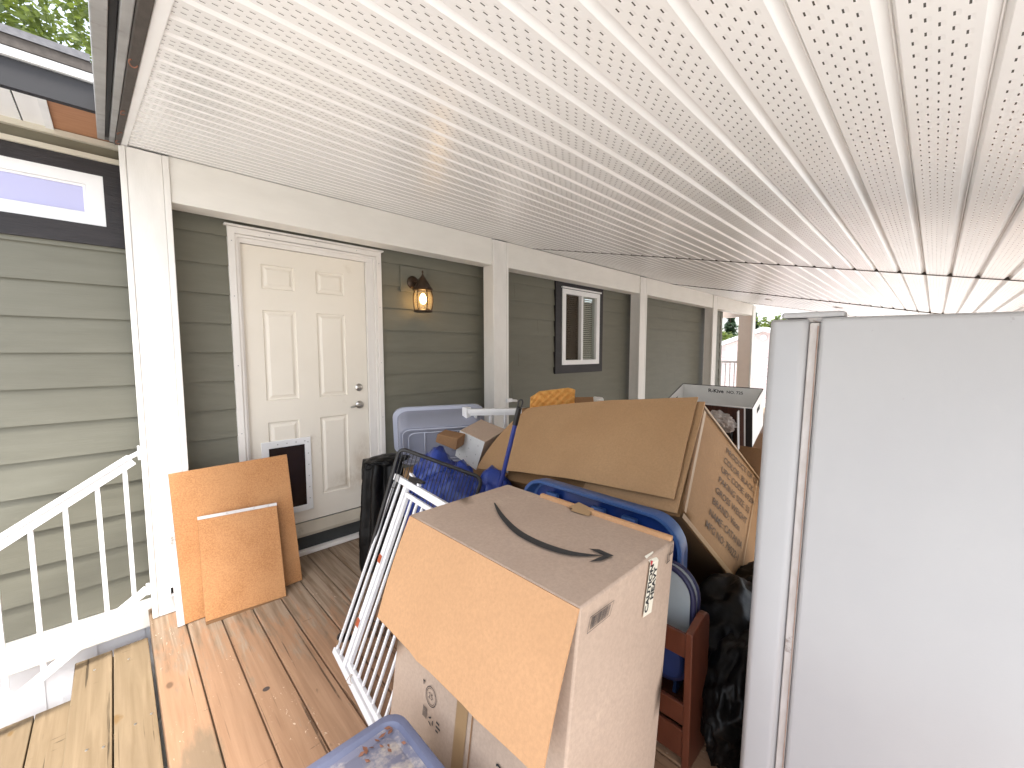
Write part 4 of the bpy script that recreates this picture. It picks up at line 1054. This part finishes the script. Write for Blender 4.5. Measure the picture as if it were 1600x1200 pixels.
fm = MB()
fo, fe, fu_ = V((2.14, 2.03, .92)), V((.20, -.20, .035)), V((.03, .02, 1))
L = []
nxg, nyg = 40, 20
for j in range(nyg + 1):
    row = []
    for i in range(nxg + 1):
        a, b = i / nxg, j / nyg
        p = fo + fe * a * 1.15 + V((.05, .03, .27)) * b + V((-.02, -.02, 0)) * b * b
        hgt = .026 * sin(a * 2 * pi * 5) * sin(b * 2 * pi * 5) + .005 * noise.noise(V((a * 6, b * 6, 1)))
        top = -.035 * (1 - min(1, a * 5)) - .02 * max(0, a - .85) * 6
        row.append(p + V((-.7, -.7, 0)) * hgt + V((0, 0, hgt * .6 + top * b)))
    L.append(row)
L2 = [[p + V((.03, .03, 0)) for p in row] for row in L]
fm.loft([L[j] + L2[j][::-1] for j in range(nyg + 1)])
o = fm.build('foam_sheet', 'foam', None, smooth=True, loc=(2.35, 1.9, .95)); tag(o, 'orange egg crate foam sheet poking up behind the tipped carton', 'foam')
t = MB(); blob((2.66, 1.80, 1.105), (.055, .05, .03), t, 3.3, .4, 3, 3); o = t.build('crumpled_paper', 'whitebox', None, loc=(2.66, 1.80, 1.09)); tag(o, 'crumpled white paper lying beside the orange foam', 'paper')

rk = thing('file_box', (2.70, .98, .9), 'open white file storage box with dark woodgrain front behind the tipped carton', 'file box')
RO = V((2.663, .725, 1.159)); ra = -V((.090, -.996, -.019)).normalized(); rbv = V((.956, .081, .281)).normalized(); rc_ = V((-.278, -.044, .96)).normalized()
RL, RW, RH = .50, .32, .255; th = .005
def rp(a, b, c): return RO + ra * a + rbv * b + rc_ * c
def rbox(mb, a0, a1, b0, b1, c0, c1): mb.obox(rp(a0, b0, c0), ra * (a1 - a0), rbv * (b1 - b0), rc_ * (c1 - c0))
t = MB(); rbox(t, 0, RL, RW - th, RW, -RH, 0); rbox(t, 0, th, th, RW - th, -RH, 0); rbox(t, RL - th, RL, th, RW - th, -RH, 0); rbox(t, 0, RL, 0, th, -RH, 0); rbox(t, th, RL - th, th, RW - th, -RH, -RH + .005)
t.build('box_body', 'whitebox', rk)
t = MB(); rbox(t, .045, RL, -.0025, -.0005, -RH, -.006); t.build('woodgrain_front', 'woodgrain', rk)
t = MB(); rbox(t, 0.0, .036, -.0025, -.0005, -RH, -.004); rbox(t, -.0005, RL + .0005, RW - .004, RW + .0015, .0003, .0035); rbox(t, RL - .004, RL + .001, -.001, RW - .005, .0003, .0035); rbox(t, -.001, .003, -.001, RW - .005, .0003, .0025); t.build('black_edge', 'black', rk)
t = MB(); rbox(t, -.0015, -.0003, .12, .20, -.085, -.055); t.build('hand_hole', 'dark', rk)
t = MB(); text_mb('R-Kive', .036, rp(.33, RW - th - .0015, -.045), -ra, rc_, (0, 0, 0), t, bold=.001); text_mb('NO. 725', .028, rp(.215, RW - th - .0015, -.045), -ra, rc_, (0, 0, 0), t, bold=.0005); t.build('printed_lettering', 'ink', rk)
t = MB()
for i in range(5): rbox(t, RL - th - .002, RL - th - .001, .12 + .0, .12 + random.uniform(.06, .14), -.05 - i * .022, -.042 - i * .022)
t.build('side_print', 'ink', rk)
o = MB(); blob(rp(.18, -.03, -.10), (.028, .075, .05), o, 2.2, .45, 3.2, 4); o = o.build('plastic_film', 'plastic_wrap', None, loc=tuple(rp(.18, -.03, -.15))); tag(o, 'crumpled clear plastic film stuck to the woodgrain file box', 'plastic film')
t = MB(); t.obox(rp(.10, -.05, -RH - .02), ra * .16, rbv * .030, rc_ * .12); o = t.build('binder', 'black', None, bevel=.004, loc=tuple(rp(.18, -.03, -RH))); tag(o, 'black binder standing in front of the woodgrain file box', 'binder')
t = MB(); t.obox(rp(.068, -.035, -RH - .02), ra * .006, rbv * .03, rc_ * .255); o = t.build('white_stick', 'white', None, loc=tuple(rp(.07, -.03, -RH))); tag(o, 'thin white strip standing beside the black binder', 'strip')
t = MB(); t.hexa([(2.50, .50, .0), (2.95, .50, .0), (2.95, 1.35, .0), (2.50, 1.35, .0), (2.52, .50, .86), (2.97, .50, .88), (2.97, 1.35, .90), (2.52, 1.35, .88)])
for i in range(0): pass
t.v = [(a + .42, b - .02, c) for a, b, c in t.v]
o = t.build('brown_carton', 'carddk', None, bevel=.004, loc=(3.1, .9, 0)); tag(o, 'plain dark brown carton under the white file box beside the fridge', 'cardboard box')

# loose white railing section
lr = thing('railing_section', (2.35, 2.28, 0), 'loose white railing section standing behind the blue broom pole', 'railing')
ra0, rd = V((2.03, 2.60, 0)), V((.72, -.69, 0)).normalized()
t = MB(); t.bar(ra0 + V((0, 0, 1.012)), ra0 + rd * 1.1 + V((0, 0, 1.03)), .055, .035); t.bar(ra0 + V((0, 0, .985)), ra0 + rd * 1.1 + V((0, 0, 1.003)), .034, .02); t.build('top_rail', 'alum', lr, bevel=.005)
t = MB(); t.bar(ra0 + V((0, 0, .09)), ra0 + rd * 1.1 + V((0, 0, .09)), .04, .04); t.build('bottom_rail', 'alum', lr, bevel=.004)
t = MB(); t.bar(ra0 - rd * .012 + V((0, 0, .94)), ra0 - rd * .012 + V((0, 0, 1.045)), .06, .05, up=(1, 0, 0)); t.build('end_cap', 'alum', lr, bevel=.006)
for i in range(9):
    p = ra0 + rd * (.06 + .12 * i); t = MB(); t.box(p.x - .0095, p.x + .0095, p.y - .0095, p.y + .0095, .0 if i in (0, 8) else .11, .985); t.build('picket', 'alum', lr)

# ------------------------------------------------------------------ wooden chair and cushions
ch = thing('wooden_chair', (1.5, .66, 0), 'small red brown wooden chair squeezed between the shipping carton and the fridge', 'chair')
pF, pd, ps = V((1.378, .527, .0)), V((1, 0, 0)), V((0, 1, 0))
def side_post(p):
    t = MB(); prof = [(0, .0), (.155, .0), (.155, .500)] + [(.155 - .04 + .04 * cos(radians(q)), .500 + .04 * sin(radians(q))) for q in (20, 40, 60, 80)] + [(.10, .540), (.0, .512)]
    sdv = ps * .026
    t.prism([p + pd * a + V((0, 0, b)) for a, b in prof], sdv); return t
side_post(pF).build('back_post', 'redwood', ch, bevel=.004)
side_post(pF + ps * .36).build('back_post', 'redwood', ch, bevel=.004)
for z0, z1 in ((.41, .497), (.155, .232), (.03, .135)):
    t = MB(); t.obox(pF + ps * .0265 + pd * .008 + V((0, 0, z0)), ps * .333, pd * .016, V((0, 0, z1 - z0))); t.build('slat', 'redwood', ch, bevel=.003)
t = MB(); t.obox(pF + ps * .0265 + pd * .16 + V((0, 0, .10)), ps * .333, pd * .20, V((0, 0, .018))); t.build('seat', 'redwood', ch, bevel=.005)
for k in (.0, .35):
    t = MB(); t.obox(pF + ps * (k + .0) + pd * .345 + V((0, 0, 0)), ps * .03, pd * .03, V((0, 0, .099))); t.build('front_leg', 'redwood', ch, bevel=.003)

def pad(name, c, ex, ez, w, h, r_, th_, label, cat, m0, piping=None):
    ex, ez = V(ex).normalized(), V(ez).normalized(); nr = ex.cross(ez).normalized(); c = V(c)
    o = thing(name, c, label, cat)
    t = MB(); LL = []
    for ins, dpt_ in ((.03, -.5), (.008, -.42), (0, -.2), (0, .2), (.008, .42), (.03, .5)):
        LL.append(place(rrect(w - 2 * ins, h - 2 * ins, max(r_ - ins, .01), 7), c + nr * th_ * dpt_, ex, ez))
    t.loft(LL); t.build('cushion_body', m0, o, smooth='auto')
    if piping:
        for dpt_ in (-.42, .42):
            t = MB(); t.tube(place(rrect(w - .006, h - .006, r_, 7), c + nr * th_ * dpt_, ex, ez), .011, 8, closed=True); t.build('piping', piping, o, smooth=True)
    return o
pad('seat_pad', V((1.500, .787, .45)), (0, 1, 0), (.03, 0, 1), .44, .44, .10, .045, 'grey padded panel with navy piping behind the red brown chair', 'cushion', 'greycloth', 'navy')
pad('navy_pillow', V((1.462, .735, .33)), (0, 1, 0), (0, 0, 1), .30, .14, .05, .06, 'dark navy pillow seen between the slats of the red brown chair', 'pillow', 'navycloth')

# black bags heaped under the tipped carton
for i, (c, rd_, lab) in enumerate((((1.88, .56, .20), (.28, .20, .22), 'black plastic bag slumped in the dark gap right of the wooden chair'), ((1.70, .44, .17), (.27, .11, .20), 'low black plastic bag in front of the larger one beside the fridge door'), ((2.30, .50, .20), (.24, .18, .22), 'black plastic bag on the floor behind the fridge door'))):
    t = MB(); blob(c, rd_, t, 11 + i * 3.7, .24, 2.3, 5, .004); o = t.build('black_bag', 'bag', None, smooth=True, loc=(c[0], c[1], 0)); tag(o, lab, 'plastic bag', 'black bags under the tipped carton')

# ------------------------------------------------------------------ fridge
FX = 1.235; FY = .237; FH = 1.566
fg = thing('refrigerator', (FX + .33, -.08, 0), 'off white refrigerator with dirty door gasket standing at the right edge of the deck', 'refrigerator')
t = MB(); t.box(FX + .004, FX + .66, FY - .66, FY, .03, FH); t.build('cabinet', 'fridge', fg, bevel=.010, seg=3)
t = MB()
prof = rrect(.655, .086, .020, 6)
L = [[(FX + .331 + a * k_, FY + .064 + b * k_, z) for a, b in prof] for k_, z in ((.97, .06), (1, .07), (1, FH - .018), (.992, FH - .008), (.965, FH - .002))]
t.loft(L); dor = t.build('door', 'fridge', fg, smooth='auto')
t = MB(); t.box(FX + .010, FX + .645, FY + .0005, FY + .0205, .07, FH - .012); t.build('gasket', 'gasket', fg, bevel=.003)
t = MB(); t.box(FX + .0060, FX + .009, FY + .002, FY + .0042, .07, FH - .02); t.build('rust_streak', 'rust', fg)
t = MB(); t.box(FX + .012, FX + .075, FY - .045, FY + .082, FH + .0005, FH + .015); t.build('hinge_cover', 'fridge', fg, bevel=.005)
t = MB(); t.box(FX + .022, FX + .060, FY - .01, FY + .03, FH - .010, FH + .0003); t.build('hinge_plate', 'gasket', fg)
t = MB(); t.tube([(FX + .30, FY + .094, 1.485), (FX + .30, FY + .118, 1.475), (FX + .30, FY + .119, 1.15), (FX + .30, FY + .094, 1.14)], .009, 8); t.build('handle', 'fridge', dor, smooth=True)
t = MB()
for xx in (FX + .05, FX + .60):
    for yy in (FY - .60, FY - .06): t.lathe((xx, yy, 0), [(0, 0), (.02, 0), (.02, .03), (0, .03)], 12)
t.build('foot', 'black', fg)
fg.rotation_euler = (radians(1.1), 0, radians(1.5))

# ------------------------------------------------------------------ far end: deck railing, neighbour house, trees
fr_ = thing('end_railing', (10.7, 3.7, 0), 'white picket railing at the far end of the porch', 'railing')
t = MB(); t.bar((10.70, 3.27, 1.235), (10.70, 4.7, 1.235), .07, .04); t.build('top_rail', 'alum', fr_)
t = MB(); t.bar((10.70, 3.27, .12), (10.70, 4.7, .12), .04, .04); t.build('bottom_rail', 'alum', fr_)
for i in range(14):
    yy = 3.33 + i * .1; t = MB(); t.box(10.69, 10.71, yy, yy + .02, .141, 1.21); t.build('picket', 'alum', fr_)
d = MB(); d.cur = .5; d.box(10.86, 12.5, -.6, 5.0, -.05, -.004); d.box(9.4, 10.855, 3.2, 5.0, -.05, -.004); struct(d.build('far_landing', 'deck'))

def gable_house(name, X, Y0, Y1, zb_, ze, zp, label, m0):
    o = thing(name, (X, (Y0 + Y1) / 2, zb_), label, 'house')
    ym = (Y0 + Y1) / 2
    t = MB(); n = 14
    for i in range(n):          # lap boards on the gable end
        z0, z1 = zb_ + (ze - zb_) * i / n, zb_ + (ze - zb_) * (i + 1) / n
        t.face((X - .02, Y0, z0), (X - .02, Y1, z0), (X, Y1, z1), (X, Y0, z1))
    t.face((X, Y0, ze), (X, Y1, ze), (X, ym, zp)); t.face((X, Y0, zb_), (X + 12, Y0, zb_), (X + 12, Y0, ze), (X, Y0, ze)); t.face((X, Y1, zb_), (X + 12, Y1, zb_), (X + 12, Y1, ze), (X, Y1, ze)); t.face((X + 12, Y0, zb_), (X + 12, Y1, zb_), (X + 12, Y1, ze), (X + 12, ym, zp), (X + 12, Y0, ze))
    t.build('wall', m0, o)
    t = MB(); sl = (zp - ze) / (ym - Y0)
    for s0 in (1, -1):
        ya = Y0 - .3 if s0 == 1 else Y1 + .3; za = ze - .3 * sl
        t.hexa([(X - .3, ya, za + .02), (X + 12.3, ya, za + .02), (X + 12.3, ym, zp + .02), (X - .3, ym, zp + .02), (X - .3, ya, za + .2), (X + 12.3, ya, za + .2), (X + 12.3, ym, zp + .2), (X - .3, ym, zp + .2)])
    t.build('roof', 'farwhite', o)
    t = MB(); t.lathe((X - .05, ym, (ze + zp) / 2 + .05), [(0, 0), (.13, 0), (.13, -.05), (0, -.05)], 16, (1, 0, 0)); t.build('gable_vent', 'farwhite', o)
    t = MB(); t.box(X - .06, X - .03, Y0 + .6, Y0 + 1.5, .2, 1.2); t.build('window', 'farwhite', o)
    t = MB(); t.box(X - .075, X - .062, Y0 + .7, Y0 + 1.4, .3, 1.1); t.build('pane', 'dark', o)
    t = MB(); t.tube([(X + 2, ym + 1.2, ze), (X + 2, ym + 1.2, zp + .5)], .07, 8); t.build('vent_pipe', 'farwhite', o)
    return o
gable_house('neighbour_house', 22, 3.8, 7.5, -.75, 1.75, 2.42, 'pale pink neighbouring house with a white gable roof beyond the last post', 'pink')
sh_ = thing('white_shed', (21, 8.2, -.75), 'small white lean to porch left of the pale pink neighbouring house', 'shed')
t = MB(); t.box(21.5, 25, 7.9, 9.6, -.75, 1.35); t.build('wall', 'farwhite', sh_)
t = MB(); t.hexa([(21.1, 7.6, 1.40), (25, 7.6, 1.40), (25, 9.9, 1.40), (21.1, 9.9, 1.40), (21.1, 7.6, 1.52), (25, 7.6, 1.72), (25, 9.9, 1.72), (21.1, 9.9, 1.52)]); t.build('roof', 'farwhite', sh_)
t = MB(); t.box(21.46, 21.49, 8.1, 8.7, -.1, 1.0); t.box(21.46, 21.49, 8.9, 9.4, -.1, 1.0); t.build('window', 'galv', sh_)
t = MB(); t.box(21.15, 21.21, 7.75, 7.81, -.75, 1.4); t.box(21.15, 21.21, 9.6, 9.66, -.75, 1.4); t.build('post', 'farwhite', sh_)

def tree(name, x, y, h, r_, label, kind, n=2600, leaf=.30, zb_=-.75, grp='trees beyond the houses'):
    o = thing(name, (x, y, zb_), label, 'tree', grp)
    t = MB(); t.tube([(x, y, zb_), (x + .1, y, zb_ + h * .45), (x + .05, y + .1, zb_ + h * .92)], [.035 * h * .6, .02 * h * .6, .02], 8)
    for k in range(7):
        a = k * 2.4; z = zb_ + h * (.35 + .07 * k); q = r_ * (.75 if kind == 'leaf' else .6) * (1 - .07 * k)
        t.tube([(x, y, z), (x + cos(a) * q * .5, y + sin(a) * q * .5, z + .12 * h), (x + cos(a) * q, y + sin(a) * q, z + .17 * h)], [.05, .035, .01], 6)
    t.build('trunk', 'bark', o, smooth=True)
    t = MB()
    if kind == 'leaf':
        cl_ = [(V((random.gauss(0, .45), random.gauss(0, .45), random.uniform(-.75, .9))), random.uniform(.22, .46)) for _ in range(34)]
        for i in range(n):
            c, q = random.choice(cl_); dv = V((random.gauss(0, 1), random.gauss(0, 1), random.gauss(0, .8))); dv = dv.normalized() * (random.random() ** .4) * q
            p = c + dv; P3 = V((x + p.x * r_, y + p.y * r_, zb_ + h * .62 + p.z * h * .36))
            a = V((random.gauss(0, 1), random.gauss(0, 1), random.gauss(0, .5))).normalized() * leaf * random.uniform(.5, 1.1); b = a.orthogonal().normalized() * leaf * .45
            b.rotate(Matrix.Rotation(random.random() * 6, 3, a.normalized()))
            t.cur = random.random(); t.face(P3 - a * .5, P3 + b * .5, P3 + a * .5, P3 - b * .5)
    else:
        for i in range(n):
            q = random.random() ** .7; z = zb_ + h * (1 - q * .9); tier = .75 + .25 * sin(q * 40)
            rad = r_ * q * tier * random.uniform(.35, 1); a0 = random.random() * 2 * pi
            P3 = V((x + cos(a0) * rad, y + sin(a0) * rad, z - rad * .25))
            a = V((cos(a0), sin(a0), -.4 + random.gauss(0, .25))).normalized() * leaf * random.uniform(.6, 1.2); b = V((-sin(a0), cos(a0), random.gauss(0, .3))).normalized() * leaf * .4
            t.cur = random.random(); t.face(P3 - a * .5, P3 + b * .5, P3 + a * .5, P3 - b * .5)
    t.build('crown', 'leaf' if kind == 'leaf' else 'conifer', o)
    return o
tree('broadleaf_tree', -1.9, 12.5, 12.5, 3.2, 'leafy tree rising behind the left roof eave at the photo edge', 'leaf', 16000, .2, grp='trees above the left eave')
tree('broadleaf_tree', 1.6, 13.6, 12.0, 3.0, 'leafy tree just right of the other one above the left roof eave', 'leaf', 14000, .2, grp='trees above the left eave')
tree('conifer_tree', 44.5, 14.4, 7.2, 2.1, 'dark conifer beyond the far porch opening left of the last post', 'con', 2600, .5)
tree('broadleaf_tree', 42, 15.6, 6.2, 2.2, 'broad green tree beside the dark conifer beyond the porch opening', 'leaf', 2600, .45)
tree('conifer_tree', 47, 12.9, 6.2, 2.0, 'lower dark conifer close behind the pink house roof', 'con', 2200, .5)
tree('broadleaf_tree', 46, 11.05, 5.6, 1.5, 'small green tree right of the last post near the fridge top', 'leaf', 1800, .45)

# ------------------------------------------------------------------ light
w = bpy.data.worlds.new('World'); sc.world = w; w.use_nodes = True; nt = w.node_tree
sky = nt.nodes.new('ShaderNodeTexSky'); sky.sky_type = 'NISHITA'; sky.sun_disc = False
SE, SA = radians(70), radians(205)      # elevation, azimuth clockwise from +Y
sky.sun_elevation = SE; sky.sun_rotation = SA; sky.air_density = 1.0; sky.dust_density = 3.0; sky.ozone_density = 1.0
hsv = nt.nodes.new('ShaderNodeHueSaturation'); hsv.inputs['Saturation'].default_value = .45; hsv.inputs['Value'].default_value = 1.0
bgd = nt.nodes['Background']; bgd.inputs['Strength'].default_value = .15
nt.links.new(sky.outputs[0], hsv.inputs['Color']); nt.links.new(hsv.outputs[0], bgd.inputs[0])
sl = bpy.data.lights.new('sun', 'SUN'); sl.energy = 1.5; sl.angle = radians(14); sl.color = (1, .975, .94)
so = bpy.data.objects.new('sun', sl); COL.objects.link(so)
dv = V((sin(SA) * cos(SE), cos(SA) * cos(SE), sin(SE))); so.rotation_euler = dv.to_track_quat('Z', 'Y').to_euler()
pl = bpy.data.lights.new('lantern_bulb_light', 'POINT'); pl.specular_factor = .1; pl.energy = 1.5; pl.color = (1, .55, .2); pl.shadow_soft_size = .03
po = bpy.data.objects.new('lantern_bulb_light', pl); COL.objects.link(po); po.location = (lx - .0, ly, 1.93)
po.parent = None

sc.view_settings.view_transform = 'Standard'; sc.view_settings.look = 'None'; sc.view_settings.exposure = 2.12; sc.view_settings.gamma = 1
sc.cycles.max_bounces = 8; sc.cycles.diffuse_bounces = 5; sc.cycles.transparent_max_bounces = 12
